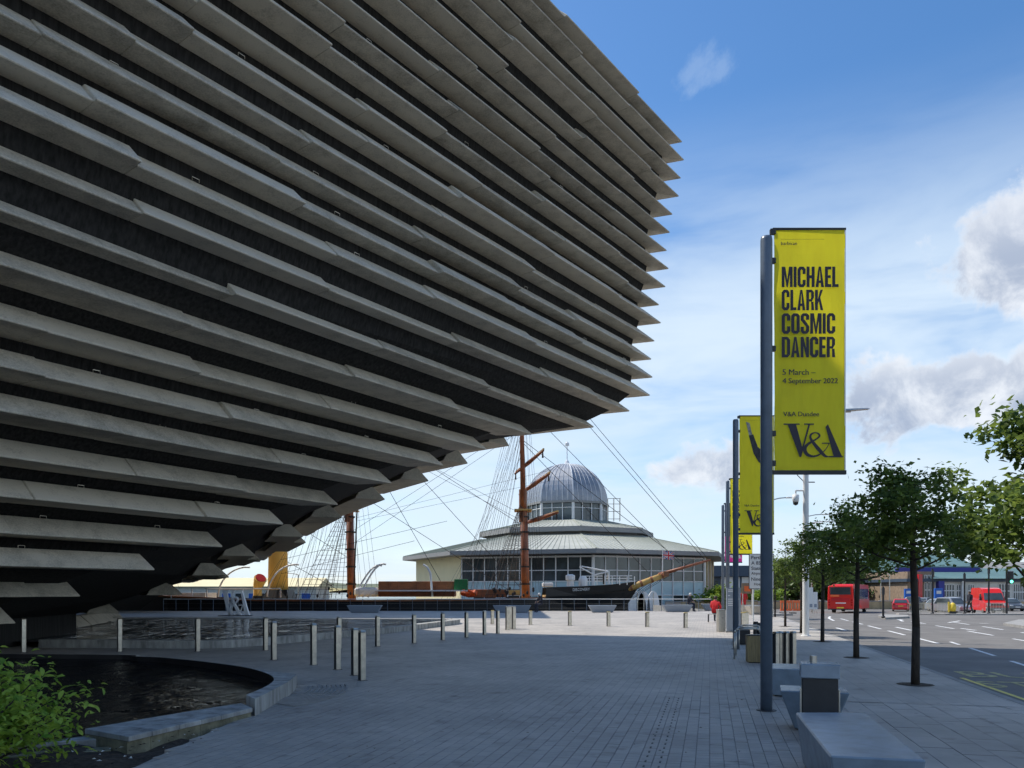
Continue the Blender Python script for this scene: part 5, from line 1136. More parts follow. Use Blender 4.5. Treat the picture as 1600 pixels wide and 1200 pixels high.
# ------------------------------------------------------------------ shrub, near left
def shrub():
    rr = random.Random(33); p0 = Vector((-4.85, 6.6, -.05))
    t = thing('leafy_shrub', 'bright green leafy shrub in the soil bed at lower left', 'shrub', p0); t.scale = (1.22, 1.2, 1.22)
    st_ = MB(); tips = []
    for i in range(60):
        a = rr.uniform(0, 6.28); r = rr.uniform(.05, .95) ** .8; h = rr.uniform(.35, .98) * (1 - .38 * r) + .04
        e = Vector((math.cos(a) * r * 1.0, math.sin(a) * r * .75, h))
        if i < 3: e = [Vector((.62, .25, .56)), Vector((.85, .1, .36)), Vector((.45, .3, .76))][i]
        m1 = Vector((e.x * .45, e.y * .45, h * .55)); st_.tube((rr.uniform(-.1, .1), rr.uniform(-.1, .1), 0), m1, .012, .009, 5); st_.tube(m1, e, .009, .004, 5); tips.append((m1, e))
    st_.build('stems', M['bark'], t)
    meshes = []
    for k in range(8):
        mb = MB(); w = rr.uniform(.20, .27); n = 5; L = []; Rr_ = []; C = []
        for j in range(n + 1):
            u = j / n; ww = w * math.sin(math.pi * min(1, u * .93 + .05)) ** .75; bend = -.25 * u * u + rr.uniform(-.015, .015)
            C.append((u, 0, bend)); L.append((u, ww, bend + .07 * ww / w)); Rr_.append((u, -ww, bend + .07 * ww / w))
        for j in range(n): mb.face([C[j], C[j+1], L[j+1], L[j]]); mb.face([C[j+1], C[j], Rr_[j], Rr_[j+1]])
        meshes.append(mb)
    ms = [mb.mesh('leaf', M['shrub'], fix=False) for mb in meshes]
    items = []
    for m1, e in tips:
        for q in range(125):
            u = rr.random() ** .6; b = m1.lerp(e, u) + Vector((rr.gauss(0, .08), rr.gauss(0, .08), rr.gauss(0, .07)))
            if b.z < .02: continue
            yaw = rr.uniform(-3.14, 3.14); pit = rr.uniform(-.5, .75); s = rr.uniform(.036, .075)
            M4 = Matrix.Translation(b) @ Matrix.Rotation(yaw, 4, 'Z') @ Matrix.Rotation(pit, 4, 'Y') @ Matrix.Rotation(rr.uniform(-.7, .7), 4, 'X') @ Matrix.Scale(s, 4)
            items.append((-(b.z * 1.0 - b.y * 1.1 + b.x * .5) - s * 3, M4, rr.randrange(8)))
    items.sort(key=lambda q: q[0]); rest = MB()
    for i, (_, M4, k) in enumerate(items):
        if i < 295: o = link('leaf', ms[k], t); o.matrix_local = M4
        else: rest.add([M4 @ Vector(v_) for v_ in meshes[k].v], meshes[k].f)
    tag(rest.build('foliage', M['shrub'], t, fix=False), kind='stuff')
shrub()
# ------------------------------------------------------------------ people: one skinned body each
def person(label, loc, rz, joints, bones, rad, mats, hair, H=None):
    t = thing('person', label, 'person', loc, rz)
    me = bpy.data.meshes.new('body'); keys = list(joints); me.from_pydata([joints[k] for k in keys], [(keys.index(a), keys.index(b)) for a, b in bones], [])
    o = bpy.data.objects.new('tmp_body', me); COL.objects.link(o); sk = o.modifiers.new('s', 'SKIN'); ss = o.modifiers.new('u', 'SUBSURF'); ss.levels = 2; ss.render_levels = 2
    for i, k in enumerate(keys): me.skin_vertices[0].data[i].radius = rad[k]; me.skin_vertices[0].data[i].use_root = (k == 'pelvis')
    dg = bpy.context.evaluated_depsgraph_get(); dg.update(); nm = bpy.data.meshes.new_from_object(o.evaluated_get(dg)); bpy.data.objects.remove(o); nm.name = 'body'
    nm.materials.clear(); [nm.materials.append(M[q]) for q in mats]
    hd, pv = Vector(joints['head']), Vector(joints['pelvis']); nk = Vector(joints['neck']); wr = [Vector(joints[k]) for k in keys if k.startswith('hand')]; legs = [Vector(joints[k]) for k in keys if k.startswith(('knee', 'foot', 'ankle', 'toe'))]
    for f in nm.polygons:
        c = f.center; f.use_smooth = True
        if c.z > nk.z + .02: mi = 2
        elif any((c - w).length < .075 for w in wr): mi = 2
        elif c.z < pv.z - .06 or any((c - l).length < .2 for l in legs): mi = 1
        else: mi = 0
        f.material_index = mi
    link('body', nm, t)
    h = MB().lathe([(.001, .135), (.06, .122), (.098, .06), (.103, .0), (.09, -.045)], 12); h.v = [(x + hd.x, y * 1.08 + .018 + hd.y, z + hd.z) for x, y, z in h.v]; h.build('hair', M[hair], t, smooth=True)
    for s in (-1, 1): MB().lathe([(.001, -.012), (.012, 0), (.001, .012)], 6, (hd.x + s * .033, hd.y - .092, hd.z + .01)).build('eye', M['dark'], t)
    MB().frustum((hd.x - .017, hd.x + .017, hd.y - .125, hd.y - .08), (hd.x - .008, hd.x + .008, hd.y - .1, hd.y - .08), hd.z - .035, hd.z + .02).build('nose', M['skin'], t)
    for s in (-1, 1):
        w = Vector(joints['hand_l' if s < 0 else 'hand_r'])
        fg = MB()
        for q in range(4): fg.tube(w + Vector((-.03 + q * .02, -.01, -.03)), w + Vector((-.032 + q * .021, -.03, -.085 + .006 * abs(q - 1))), .0095, .007, 5)
        fg.tube(w + Vector((-s * .03, -.01, 0)), w + Vector((-s * .055, -.035, -.035)), .011, .008, 5); fg.build('fingers', M['skin'], t)
    return t
BON = [('pelvis','spine'),('spine','chest'),('chest','neck'),('neck','head'),('head','crown'),('chest','sh_l'),('sh_l','el_l'),('el_l','hand_l'),('chest','sh_r'),('sh_r','el_r'),('el_r','hand_r'),('pelvis','hip_l'),('hip_l','knee_l'),('knee_l','foot_l'),('foot_l','toe_l'),('pelvis','hip_r'),('hip_r','knee_r'),('knee_r','foot_r'),('foot_r','toe_r')]
RAD = dict(pelvis=(.155,.12), spine=(.15,.115), chest=(.17,.12), neck=(.055,.055), head=(.085,.098), crown=(.06,.07), sh_l=(.075,.075), el_l=(.055,.055), hand_l=(.038,.03), sh_r=(.075,.075), el_r=(.055,.055), hand_r=(.038,.03), hip_l=(.095,.1), knee_l=(.068,.068), foot_l=(.048,.05), toe_l=(.045,.032), hip_r=(.095,.1), knee_r=(.068,.068), foot_r=(.048,.05), toe_r=(.045,.032))
def standing(stride=.0):
    return dict(pelvis=(0,0,.94), spine=(0,.01,1.12), chest=(0,.015,1.34), neck=(0,.0,1.50), head=(0,-.015,1.61), crown=(0,-.01,1.69), sh_l=(-.19,.01,1.40), el_l=(-.25,.03 + stride*.3,1.14), hand_l=(-.25,-.06 + stride*.45,.90), sh_r=(.19,.01,1.40), el_r=(.25,.03 - stride*.3,1.14), hand_r=(.25,-.06 - stride*.45,.90),
        hip_l=(-.095,0,.88), knee_l=(-.10,-.03 - stride*.5,.50), foot_l=(-.10,.03 - stride,.07), toe_l=(-.11,-.12 - stride,.035), hip_r=(.095,0,.88), knee_r=(.10,-.02 + stride*.3,.50), foot_r=(.10,.03 + stride,.07), toe_r=(.11,-.12 + stride,.035))
def sitting(h=.47, lean=.08):
    return dict(pelvis=(0,0,h + .11), spine=(0,-lean*.3,h + .30), chest=(0,-lean,h + .52), neck=(0,-lean*1.3,h + .68), head=(0,-lean*1.6 - .02,h + .80), crown=(0,-lean*1.6,h + .88), sh_l=(-.19,-lean,h + .58), el_l=(-.26,-lean - .12,h + .34), hand_l=(-.14,-lean - .32,h + .24), sh_r=(.19,-lean,h + .58), el_r=(.26,-lean - .12,h + .34), hand_r=(.14,-lean - .32,h + .24),
        hip_l=(-.1,-.05,h + .09), knee_l=(-.13,-.46,h + .06), foot_l=(-.13,-.44,.08), toe_l=(-.14,-.60,.04), hip_r=(.1,-.05,h + .09), knee_r=(.13,-.46,h + .06), foot_r=(.13,-.44,.08), toe_r=(.14,-.60,.04))
p = gp(1117, 972); person('person in a red jacket seated with back turned near the steel bin', (p.x, p.y, 0), R(150), sitting(.44), BON, RAD, ['redcloth', 'jeans', 'skin'], 'hair')
t = thing('slim_stool', 'slim metal legged bench under the red jacketed sitter', 'bench', (p.x, p.y, 0), R(-10))
MB().box(-.35, .35, -.2, .3, .40, .44).build('seat', M['steel'], t, bevel=.01); [MB().tube((sx, sy, .40), (sx * 1.02, sy, 0), .02, n=6).build('leg', M['dark'], t) for sx in (-.32, .32) for sy in (-.15, .25)]
p = gp(1077, 955.5); person('white haired person in dark coat seated on the quay bench', (p.x - .1, p.y - .12, 0), R(55), sitting(.55, .1), BON, RAD, ['darkcloth', 'jeans', 'skin'], 'greyhair')
p = gp(846, 957); person('person in dark coat seated at the end of the quay bench', (p.x - .0, p.y - .05, 0), R(-60), sitting(.55, .12), BON, RAD, ['darkcloth', 'jeans', 'skin'], 'greyhair')
p = gp(1162, 956); person('person in a red coat standing behind the information totem', (p.x, p.y, 0), R(170), standing(), BON, RAD, ['redcloth', 'redcloth', 'skin'], 'hair')
p = Vector(((1515 - 800) / 1200 * 60.5, 60.5, zroad(60.5) + .12)); person('person in black walking on the far footway beside the red van', p, R(-70), standing(.22), BON, RAD, ['darkcloth', 'black', 'skin'], 'hair')
# ------------------------------------------------------------------ vehicles (local: x across, y along with the front at -y, z up)
def wheels(t, xs, ys, r, w=.2):
    for y in ys:
        for s in (-1, 1):
            wh = MB().tube((s * xs - s * w, y, r), (s * xs, y, r), r, n=18).build('wheel', M['tyre'], t)
            MB().tube((s * xs, y, r), (s * xs + s * .012, y, r), r * .62, r * .5, n=12).build('rim', M['steel'], wh)
def shell(prof, w, tuck, zt):
    """side profile (y,z) pulled across, narrowing above the waist zt"""
    n = len(prof); mb = MB(); rows = []
    top = max(z for _, z in prof)
    for s in (-1, -.86, .86, 1):
        rows.append([(s * w / 2 * (1 - tuck * max(0, (z - zt) / (top - zt))) , y, z if abs(s) < .9 else (z - .05 if z > zt * .6 else z + .03)) for y, z in prof])
    for a, b in zip(rows[:-1], rows[1:]):
        for i in range(n): mb.face([a[i], a[(i+1) % n], b[(i+1) % n], b[i]])
    mb.face(rows[0]); mb.face(rows[-1]); return mb
def car(label, px, d, yaw, m, kind='hatch', name='parked_car'):
    x = (px - 800) / 1200 * d; t = thing(name, label, 'car', (x, d, zroad(d)), yaw, 'cars on the road')
    L = 4.1 if kind == 'hatch' else 4.5; h = 1.48 if kind == 'hatch' else 1.68; f = L / 2
    prof = [(-f, .32), (-f + .02, .62), (-f + .25, .78), (-f + 1.05, .92), (-f + 1.75, h - .06), (-f + 2.4, h), (f - .75, h - .05), (f - .2, .98), (f - .02, .8), (f, .35), (f - .15, .2), (-f + .15, .2)]
    shell(prof, 1.76, .22, .92).build('body', M[m], t, smooth=False, bevel=.03)
    hw = .70
    MB().add([(-hw, f - .18, .99), (hw, f - .18, .99), (hw * .86, f - .66, h - .13), (-hw * .86, f - .66, h - .13)], [(0,1,2,3)]).build('rear_window', M['glass'], t, loc=(0, .03, .01))
    MB().add([(-hw, -f + 1.12, .97), (hw, -f + 1.12, .97), (hw * .86, -f + 1.7, h - .12), (-hw * .86, -f + 1.7, h - .12)], [(0,1,2,3)]).build('windscreen', M['glass'], t, loc=(0, -.035, .015))
    for s in (-1, 1):
        MB().add([(s*.885, -f + 1.3, .96), (s*.885, f - .5, .98), (s*.76, f - .85, h - .13), (s*.75, -f + 1.85, h - .13)], [(0,1,2,3)]).build('side_window', M['glass'], t, loc=(s*.004, 0, 0))
        MB().box(s*.72 - .12, s*.72 + .12, f - .06, f + .02, .72, .95).build('tail_lamp', M['lamp_red'], t); MB().box(s*.66 - .16, s*.66 + .16, -f - .01, -f + .1, .60, .74).build('head_lamp', M['lamp_white'], t)
        MB().box(s*.93 - .07, s*.93 + .07, -f + 1.45, -f + 1.58, .94, 1.05).build('mirror', M[m], t)
    MB().box(-.26, .26, f, f + .015, .58, .69).build('number_plate', M['plate'], t); MB().box(-.26, .26, -f - .02, -f, .42, .53).build('number_plate', M['white'], t)
    MB().box(-.80, .80, f - .05, f + .03, .30, .48).build('bumper', M[m], t, bevel=.03)
    wheels(t, .87, (-f + .8, f - .75), .31)
    return t
car('red hatchback seen from behind on the far road', 1407, 90, R(154), 'redcar')
car('dark grey estate car ahead of the red hatchback', 1427, 97, R(147), 'greycar', 'suv')
car('silver car in the distance right of the grey car', 1443, 108, R(140), 'silver')
car('silver blue car parked by the station windows', 1488, 84, R(8), 'silver', 'suv')
car('dark car parked behind the red van', 1578, 92, R(-10), 'greycar')
car('pale car parked left of the silver blue one', 1471, 90, R(0), 'silver')
# bus
d = 80.0; B = thing('red_bus', 'bright red single decker bus seen from behind beyond the trees', 'bus', ((1313 - 800) / 1200 * d, d, zroad(d)), R(147))
L = 10.5; f = 0
shell([(-L, .42), (-L - .02, 1.3), (-L + .1, 2.8), (-L + .4, 3.02), (-.3, 3.05), (-.04, 2.85), (0, 1.2), (-.03, .42)], 2.52, .04, 1.2).build('body', M['red'], B, bevel=.06)
MB().box(-1.0, 1.0, .0, .03, 1.95, 2.72).build('rear_window', M['glass'], B); MB().box(.1, .95, .03, .05, 1.72, 1.93).build('advert_panel', M['orange'], B); MB().box(-.55, .45, .02, .035, 1.02, 1.12).build('lettering_strip', M['white'], B); MB().box(-.35, .35, .0, .03, .52, .64).build('number_plate', M['plate'], B)
for s in (-1, 1):
    for k in range(6): MB().box(s*1.262 - .012, s*1.262 + .012, -L + .7 + k*1.6, -L + .7 + k*1.6 + 1.48, 1.45, 2.55).build('side_window', M['glass'], B)
    for z in (.8, 1.05, 1.3): MB().box(s*1.1 - .08, s*1.1 + .08, -.01, .03, z, z + .16).build('tail_lamp', M['lamp_red'], B)
MB().box(-1.2, 1.2, -.06, .03, .36, .46).build('bumper', M['dark'], B); MB().box(-.9, .9, -.01, .02, 1.3, 1.6).build('engine_grille', M['redcar'], B)
wheels(B, 1.24, (-L + 2.4, -2.6), .48, .3)
# van
d = 78.0; V = thing('red_van', 'red high roofed delivery van parked facing right behind the railings', 'van', ((1545 - 800) / 1200 * d, d, zroad(d)), R(-17))
prof = [(-2.75, .35), (-2.75, .85), (-2.6, 1.15), (-1.75, 1.32), (-1.15, 2.1), (-.8, 2.5), (-.2, 2.62), (2.6, 2.62), (2.75, 2.5), (2.78, .4)]
shell(prof, 2.0, .12, 1.3).build('body', M['red'], V, bevel=.05)
MB().add([(-.86, -1.72, 1.38), (.86, -1.72, 1.38), (.78, -1.16, 2.08), (-.78, -1.16, 2.08)], [(0,1,2,3)]).build('windscreen', M['glass'], V, loc=(0, -.04, .02))
for s in (-1, 1):
    MB().add([(s*1.005, -1.4, 1.4), (s*1.005, -.45, 1.4), (s*.94, -.45, 2.0), (s*.95, -.98, 2.0)], [(0,1,2,3)]).build('side_window', M['glass'], V); MB().box(s*.72 - .16, s*.72 + .16, -2.79, -2.66, .82, 1.08).build('head_lamp', M['lamp_white'], V); MB().box(s*1.1 - .09, s*1.1 + .09, -1.45, -1.35, 1.35, 1.75).build('mirror', M['dark'], V)
    MB().box(s*1.003 - .004, s*1.003 + .004, -.3, -.27, .5, 2.4).build('door_seam', M['redcar'], V)
MB().box(-.98, .98, -2.84, -2.7, .34, .66).build('bumper', M['greycar'], V, bevel=.03); MB().box(-.5, .5, -2.79, -2.72, .86, 1.04).build('grille', M['dark'], V); MB().box(-.27, .27, -2.86, -2.84, .42, .53).build('number_plate', M['white'], V)
wheels(V, 1.0, (-1.75, 1.75), .35)
# ------------------------------------------------------------------ lamp mast with camera, lamps, signals, signs
p = gp(1259, 994)
ms_ = thing('camera_mast', 'tall white steel mast with a dome security camera and lamp arm', 'mast', p)
MB().lathe([(.17, 0), (.17, .03), (.115, .04), (.105, 4.0), (.085, 8.2), (.02, 8.25)], 16).build('mast', M['white'], ms_, smooth=False)
MB().path([(0, 0, 8.05), (.9, 0, 8.0), (1.6, 0, 8.02)], .035, 6).build('lamp_arm', M['steel'], ms_); MB().add([(1.3, -.14, 8.02), (2.25, -.10, 8.10), (2.25, .10, 8.10), (1.3, .14, 8.02), (1.4, -.1, 8.10), (2.2, -.05, 8.14), (2.2, .05, 8.14), (1.4, .1, 8.10)], [(3,2,1,0),(4,5,6,7),(0,1,5,4),(1,2,6,5),(2,3,7,6),(3,0,4,7)]).build('lamp_head', M['steel'], ms_)
cm = MB().path([(-.08, 0, 5.2), (-.36, 0, 5.2), (-.36, 0, 5.05)], .03, 6).build('camera_bracket', M['white'], ms_); MB().lathe([(.02, .12), (.11, .10), (.12, -.05), (.1, -.16), (.02, -.2)], 14, (-.36, 0, 4.95)).build('camera_dome', M['white'], cm, smooth=True); MB().lathe([(.02, -.17), (.085, -.13), (.1, -.02)], 12, (-.36, 0, 4.84)).build('camera_glass', M['dark'], cm, smooth=True)
MB().path([(-.1, 0, 5.55), (-.3, 0, 5.75), (-.34, 0, 6.3)], .015, 5).build('aerial_arm', M['dark'], ms_); MB().tube((.1, 0, 5.5), (.32, 0, 5.5), .02, n=5).build('stub_arm', M['dark'], ms_)
ab = MB(); [ab.tube((-.5 + i*.06, 0, 6.0), (-.46 + i*.06, 0, 6.25), .012, n=4) for i in range(5)]; ab.tube((-.55, 0, 6.12), (-.2, 0, 6.16), .015, n=4); ab.build('aerial', M['steel'], ms_)
def lamp_post(label, px, d, H, arm, side=1, base=None):
    z = base if base is not None else (zroad(d) if px > 1230 else 0.0)
    t = thing('street_lamp', label, 'street lamp', ((px - 800) / 1200 * d, d, z), 0, 'slim street lamps'); MB().tube((0, 0, 0), (0, 0, H), .09, .05, 8).build('column', M['steel'], t)
    MB().path([(0, 0, H), (side * arm * .5, 0, H + .12), (side * arm, 0, H + .16)], .035, 5).build('arm', M['steel'], t); MB().box(min(side*arm, side*(arm + .6)), max(side*arm, side*(arm + .6)), -.12, .12, H + .12, H + .2).build('lamp_head', M['white'], t, bevel=.02)
lamp_post('slim street lamp with an arm behind the white mast', 1262, 60, 7.7, 1.2, 1); lamp_post('farther slim street lamp beyond the bus', 1268, 84, 9.8, 1.6)
lamp_post('slim street lamp reaching left beside the dome camera', 1206, 48, 7.3, .9, 1, 0.0); lamp_post('street lamp standing left of the ship main mast', 466, 78, 6.3, 1.4, -1, -3.0)
for px, d, H, lab in ((1494, 120, 4.4, 'white lamp column before the station windows'), (1390, 110, 5.5, 'pale lamp column behind the red car'), (1376, 104, 4.5, 'short pale column left of the red car'), (1403, 118, 6.4, 'tall pale column behind the grey car'), (1544, 130, 9.5, 'white lamp column above the red van')): lamp_post(lab, px, d, H, .6)
def dark_post(label, px, d, H, arm=0): 
    z = zroad(d) + (.12 if px > 1430 else .12); t = thing('traffic_pole', label, 'pole', ((px - 800) / 1200 * d, d, z), 0, 'dark poles around the junction'); MB().tube((0, 0, -.05), (0, 0, H), .07, .06, 8).build('pole', M['black'], t); MB().lathe([(.12, -.02), (.12, .05), (.07, .1)], 8).build('base', M['black'], t); MB().box(-.07, .07, -.06, .06, H - .5, H - .1).build('push_box', M['dark'], t); return t
dark_post('dark pole on the traffic island before the red hatchback', 1380, 47.2, 1.9); dark_post('dark pole on the far footway left of the yellow bollard', 1457, 60, 3.5); dark_post('dark pole left of the walker in black', 1507, 60.5, 3.2); dark_post('dark pole with a bare top in front of the red van', 1545, 60, 3.6)
z = zroad(60) + .12; ts = thing('traffic_signal', 'traffic light on a dark pole showing green with white border', 'traffic light', ((1573 - 800) / 1200 * 60, 60, z))
MB().tube((0, 0, -.05), (0, 0, 3.45), .075, n=10).build('pole', M['black'], ts)
MB().box(-.02, .50, -.04, .0, 2.25, 3.35).build('backing_board', M['white'], ts); hd_ = MB().box(.07, .41, -.22, -.042, 2.32, 3.28).build('signal_head', M['black'], ts, bevel=.02)
for i, mm in enumerate(('lampgreen', 'dark', 'dark')): MB().tube((.24, -.22, 2.48 + i*.32), (.24, -.235, 2.48 + i*.32), .11, n=14).build('lens', M[mm], hd_)
for i, (px, w, lab) in enumerate(((1477, 1.3, 'grey pedestrian guard rail left of the yellow bollard'), (1557, 1.7, 'grey pedestrian guard rail in front of the red van'), (1436, 1.8, 'pale pedestrian guard rail at the corner of the far footway'))):
    t = thing('guard_rail', lab, 'railing', ((px - 800) / 1200 * 61 - w/2, 61, zroad(61) + .12), 0, 'pedestrian guard rails'); MB().box(0, w, -.025, .025, .78, .83).build('top_rail', M['steel'], t); MB().box(0, w, -.02, .02, .08, .12).build('bottom_rail', M['steel'], t)
    for k in range(int(w / .12) + 1): MB().tube((k*.12 + .02, 0, .0 if k % 8 == 0 else .1), (k*.12 + .02, 0, .8), .014, n=4).build('bar', M['steel'], t)
yb = thing('keep_left_bollard', 'yellow traffic bollard on the far footway', 'bollard', ((1484 - 800) / 1200 * 60, 59.6, zroad(59.6) + .12)); MB().box(-.22, .22, -.14, .14, .0, .16).build('base', M['dark'], yb); MB().lathe([(.2, .16), (.24, .4), (.22, .65), (.12, .8), (.02, .84)], 12).build('body', M['plate'], yb, smooth=True); MB().box(-.36, -.24, -.03, .03, .1, .9).build('marker_plate', M['plate'], yb)
# direction sign behind the nearest pole
p = gp(1184, 982); ds = thing('direction_sign', 'white direction sign listing Perth, station, airport and hospital', 'road sign', p)
for x in (-.2, .55): MB().tube((x, 0, 0), (x, 0, 1.75), .035, n=8).build('post', M['white'], ds)
sb = MB().box(-.38, .66, -.06, -.03, 1.72, 3.20).build('board', M['sign'], ds, bevel=.01); MB().box(-.40, .68, -.055, -.035, 1.70, 3.22).build('border', M['dark'], ds)
for i, txt in enumerate(('Perth', 'A 85', 'Station', 'Airport', 'Ninewells', 'Hospital')):
    me = fit_text(textmesh(txt, 1, M['ink'], offset=.01), None, .15 if txt[0] != 'A' else .15); me = stand_text(me, -.30 + (.12 if txt == 'Hospital' else 0), -.066, 2.98 - i * .232); link('lettering', me, sb)
p = gp(1167.5, 962); rs = thing('orange_sign', 'orange brown information board on legs behind the totem', 'sign', p); MB().box(-.36, .36, -.03, .03, 1.45, 2.15).build('board', M['brick'], rs); MB().box(-.2, .2, -.04, -.031, 1.6, 1.95).build('panel', M['orange'], rs); [MB().tube((x, 0, 0), (x, 0, 1.5), .03, n=6).build('leg', M['steel'], rs) for x in (-.3, .3)]
# red plastic works barriers
for k in range(2):
    x = 21.0 + k * 1.02; y = 58.8 + k * .1; t = thing('works_barrier', ['left', 'right'][k] + ' one of the two linked red plastic works barriers', 'barrier', (x, y, zroad(y) + .12), R(8), 'red works barriers by the junction')
    MB().box(-.49, .49, -.03, .03, .82, 1.0).build('top_panel', M['orange'], t); MB().box(-.49, .49, -.03, .03, .2, .36).build('lower_panel', M['orange'], t)
    for q in range(5): MB().box(-.47 + q*.22, -.40 + q*.22, -.025, .025, .36, .82).build('slat', M['orange'], t)
    for s in (-.4, .4): MB().box(s - .06, s + .06, -.25, .25, 0, .08).build('foot', M['dark'], t)
for k, (px, lab) in enumerate(((1267, 'left white site sign right of the white mast'), (1274, 'right white site sign right of the white mast'))):
    dd = 58; t = thing('site_sign', lab, 'sign', ((px - 800) / 1200 * dd, dd, zroad(dd) + .1), 0, 'white site signs'); MB().box(-.16, .16, -.02, .02, .35, 2.0 - k * .35).build('board', M['sign'], t); MB().box(-.1, .1, -.03, -.021, .5, .75).build('print', M['totem'], t); [MB().tube((s, 0, 0), (s, 0, .4), .02, n=5).build('leg', M['steel'], t) for s in (-.12, .12)]
# ------------------------------------------------------------------ background buildings
def station():
    d = 112; z = -.9; t = thing('station_building', 'low station building with teal roof, blue fascia and white windows', 'building', ((1400 - 800) / 1200 * d, d, z))
    Xr = lambda px: (px - 1400) / 1200 * d
    MB().box(Xr(1418), Xr(1460), 0, 16, 0, 5.4).build('wall', M['brick'], t); MB().box(Xr(1460), Xr(1700), 0, 14, 0, 3.9).build('wall', M['offwhite'], t)
    MB().box(Xr(1414), Xr(1700), -.5, 14, 3.9, 4.35).build('fascia', M['navywall'], t)
    r1 = MB(); r1.slab_x([(-1.2, 4.35), (8, 6.1), (8, 4.35)], Xr(1452), Xr(1700)); r1.build('front_roof', M['tealroof'], t); r2 = MB(); r2.slab_x([(5, 5.6), (5, 6.3), (13, 8.6), (17, 8.6), (17, 5.6)], Xr(1425), Xr(1562)); r2.build('main_roof', M['tealroof'], t); MB().box(Xr(1425), Xr(1562), 4.6, 5.0, 5.3, 6.1).build('roof_fascia', M['blue'], t)
    for k in range(60): MB().box(Xr(1452) + k*.45, Xr(1452) + k*.45 + .05, -1.0, -.9, 4.39, 4.46).build('roof_rib', M['seam'], t) if k < 50 else None
    def win(a, b, za, zb, n, rows=2):
        w = MB().box(a, b, -.06, -.02, za, zb).build('window', M['white'], t)
        for i in range(n):
            for j in range(rows):
                u0, u1 = lerp(a, b, i/n) + .07, lerp(a, b, (i+1)/n) - .07; v0, v1 = lerp(za, zb, j/rows) + .07, lerp(za, zb, (j+1)/rows) - .07
                MB().box(u0, u1, -.09, -.06, v0, v1).build('pane', M['glass'], w)
    win(Xr(1474), Xr(1491), 1.7, 3.5, 4); win(Xr(1494), Xr(1501), 1.7, 3.5, 2); win(Xr(1512), Xr(1522), 1.7, 3.5, 3); win(Xr(1560), Xr(1578), 1.5, 3.6, 4); win(Xr(1583), Xr(1600), 1.2, 3.6, 5); win(Xr(1606), Xr(1640), 1.2, 3.6, 6)
    for k in range(3): win(Xr(1444 + k*5), Xr(1448 + k*5), 1.6, 4.9, 1, 3)
    MB().box(Xr(1462), Xr(1471), -.8, .0, 0, 4.0).build('blue_pier', M['blue'], t); MB().box(Xr(1500), Xr(1504), -.6, 0, 0, 4.0).build('sign_pier', M['white'], t); MB().box(Xr(1432), Xr(1438), -.6, 0, 0, 5.0).build('red_pier', M['redcar'], t)
    MB().box(Xr(1440), Xr(1456), -1.5, -1.2, 0, 1.5).build('low_wall', M['timber'], t)
station()
d = 160; t = thing('grey_block', 'dark grey clad block rising behind the station roof', 'building', ((1572 - 800) / 1200 * d, d, -1)); MB().box(-3.6, 14, 0, 20, 0, 8.2).build('wall', M['greyblock'], t); MB().box(-2.4, 9, -.02, 6, 8.2, 8.7).build('parapet', M['greyblock'], t)
for k in range(3): w = MB().box(-3.0 + k*.8, -2.6 + k*.8, -.06, -.01, 5.6, 7.4).build('window', M['white'], t); MB().box(-2.95 + k*.8, -2.65 + k*.8, -.09, -.06, 5.7, 7.3).build('pane', M['glass'], w)
t = thing('shed_roof', 'grey ribbed shed roof at the right beyond the traffic light', 'building', ((1590 - 800) / 1200 * 135, 135, -1)); MB().box(-4, 14, 0, 12, 0, 5.2).build('wall', M['greyblock'], t); MB().slab_x([(-.6, 5.2), (6, 8.0), (12.6, 5.2)], -4.6, 14.5).build('roof', M['fascia'], t); [MB().box(-4.4 + k*1.2, -3.9 + k*1.2, -.2, .2, 5.45, 5.75).build('roof_light', M['white'], t) for k in range(12)]
t = thing('white_hall', 'white and blue black hall behind the farthest banner poles', 'building', ((1108 - 800) / 1200 * 165, 165, -.9)); MB().box(2.6, 15, 0, 14, 0, 5.6).build('wall', M['white'], t); MB().box(-1.0, 17.5, -1.2, 14, 5.7, 8.0).build('roof_band', M['navywall'], t); MB().box(-1.2, 2.5, .3, 12, 0, 5.7).build('dark_bay', M['navywall'], t); [MB().box(.2 + k*1.1, .9 + k*1.1, .2, .28, 1 + j*2.2, 2.6 + j*2.2).build('window', M['glass'], t) for k in range(2) for j in range(2)]
MB().box(6.6, 7.0, -.1, 0, 0, 5.6).build('column', M['navywall'], t); MB().box(11, 11.4, -.1, 0, 0, 5.6).build('column', M['navywall'], t)
for px, d, lab, m_, w in ((1466, 98, 'blue upright station sign left of the windows', 'skyblue', 1.0), (1419, 112, 'small blue kiosk behind the grey car', 'skyblue', 1.1)):
    t = thing('blue_sign', lab, 'sign', ((px - 800) / 1200 * d, d, zroad(d)), 0); MB().box(-w/2, w/2, -.15, .15, .9, 2.7).build('board', M[m_], t, bevel=.02); MB().box(-w/2 - .05, w/2 + .05, -.2, .2, -.05, .9).build('base', M['totem'], t); MB().box(-w*.3, w*.3, -.17, -.151, 2.0, 2.4).build('print', M['white'], t)
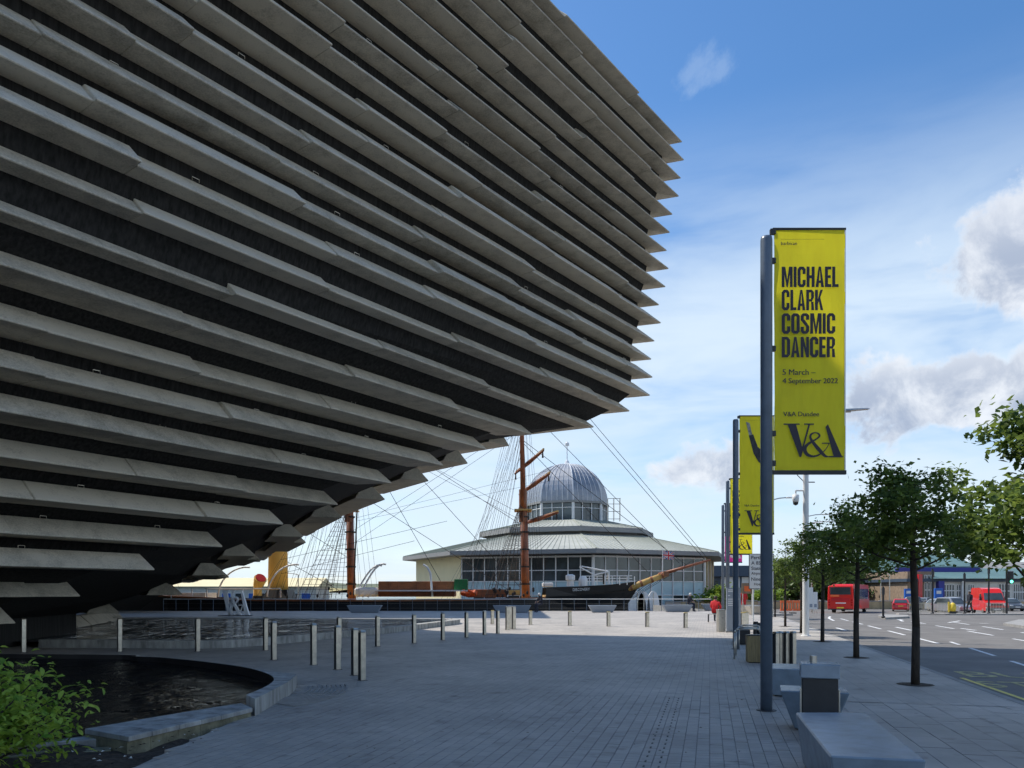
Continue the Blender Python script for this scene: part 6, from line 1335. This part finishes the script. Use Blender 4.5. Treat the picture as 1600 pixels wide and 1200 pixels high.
# embankment wall, far trees and bushes
t = thing('stone_wall', 'low sandy stone wall behind the red works barriers', 'wall', (20, 100, -.8)); 
for k in range(26): MB().box(k * 2.0, k * 2.0 + 1.97, 0, .5, 0, .98 + .04 * (k % 3)).build('wall_block', M['tan' if k % 3 else 'tan2'], t); MB().box(k * 2.0 - .02, k * 2.0 + 1.98, -.05, .55, 1.02 + .04 * (k % 3), 1.14 + .04 * (k % 3)).build('coping_stone', M['kerb'], t)
rr = random.Random(77)
labs = ['broad tree behind the bus roof', 'tree between bus and red hatchback', 'tree behind the red hatchback', 'tree behind the grey estate car', 'tree left of the station gable', 'small tree beyond the white mast', 'tree far behind the white site signs', 'tree right of the white hall', 'tree beyond the sixth street tree']
for i, (px, d, H, r) in enumerate([(1330, 128, 7.2, 4.6), (1362, 135, 7.5, 4.5), (1392, 140, 7.8, 4.4), (1415, 145, 8.4, 4.4), (1434, 150, 7.0, 3.6), (1300, 120, 6.0, 4.2), (1272, 125, 6.2, 4.4), (1222, 130, 5.5, 3.6), (1246, 122, 5.4, 3.8)]):
    make_tree(labs[i], ((px - 800) / 1200 * d, d, -.85), H, H * .16, r, 200 + i, 75, 34, .75, 'leaf_far', 'trees beyond the junction', 'background_tree', clumpr=1.35, trunk=.2)
for i, (px, d, H, r, lab) in enumerate([(1118, 100, 3.6, 1.8, 'bright green bush beside the sandstone end of the visitor centre'), (1150, 108, 3.4, 2.2, 'bright green bush in front of the white hall'), (1192, 104, 3.0, 2.6, 'yellow green bush right of the direction sign')]):
    make_tree(lab, ((px - 800) / 1200 * d, d, -.85), H, .5, r, 300 + i, 60, 34, .4, 'bright_shrub', 'bright bushes beyond the plaza', 'garden_bush', clumpr=.7, trunk=.1, cat='bush')
# moored pontoon roofs seen under the overhang
d = 110; t = thing('quay_shed', 'long pale shed with blue windows seen under the museum overhang', 'building', ((330 - 800) / 1200 * d, d, -3)); MB().box(-9, 15, 0, 8, 0, 5.3).build('wall', M['offwhite'], t); MB().slab_x([(-.6, 5.3), (4, 6.6), (8.6, 5.3)], -9.5, 15.5).build('roof', M['cream'], t)
for k in range(12):
    w = MB().box(-8 + k*1.9, -6.6 + k*1.9, -.08, -.02, 2.4, 4.4).build('window', M['white'], t); MB().box(-7.9 + k*1.9, -6.7 + k*1.9, -.12, -.08, 2.5, 4.3).build('pane', M['skyblue' if k % 2 else 'glass'], w)
# curved white dinghies leaning before the visitor centre
for k, px in enumerate((996, 1006, 1021)):
    t = thing('upended_boat', ['left', 'middle', 'right'][k] + ' of three white upended boats below the ship bow', 'boat', ((px - 800) / 1200 * 93, 93, -.86), 0, 'white upended boats')
    b_ = MB(); n = 12; ring_ = [(.75 * math.cos(math.pi * i / n) * (1 if k else 1.4), 2.5 * math.sin(math.pi * i / n) ** .7 + .0) for i in range(n + 1)]; b_.slab_y(ring_, 0, .35); b_.build('hull', M['white'], t); MB().box(-.04, .04, -.08, -.01, .1, 2.3).build('keel', M['steel'], t)
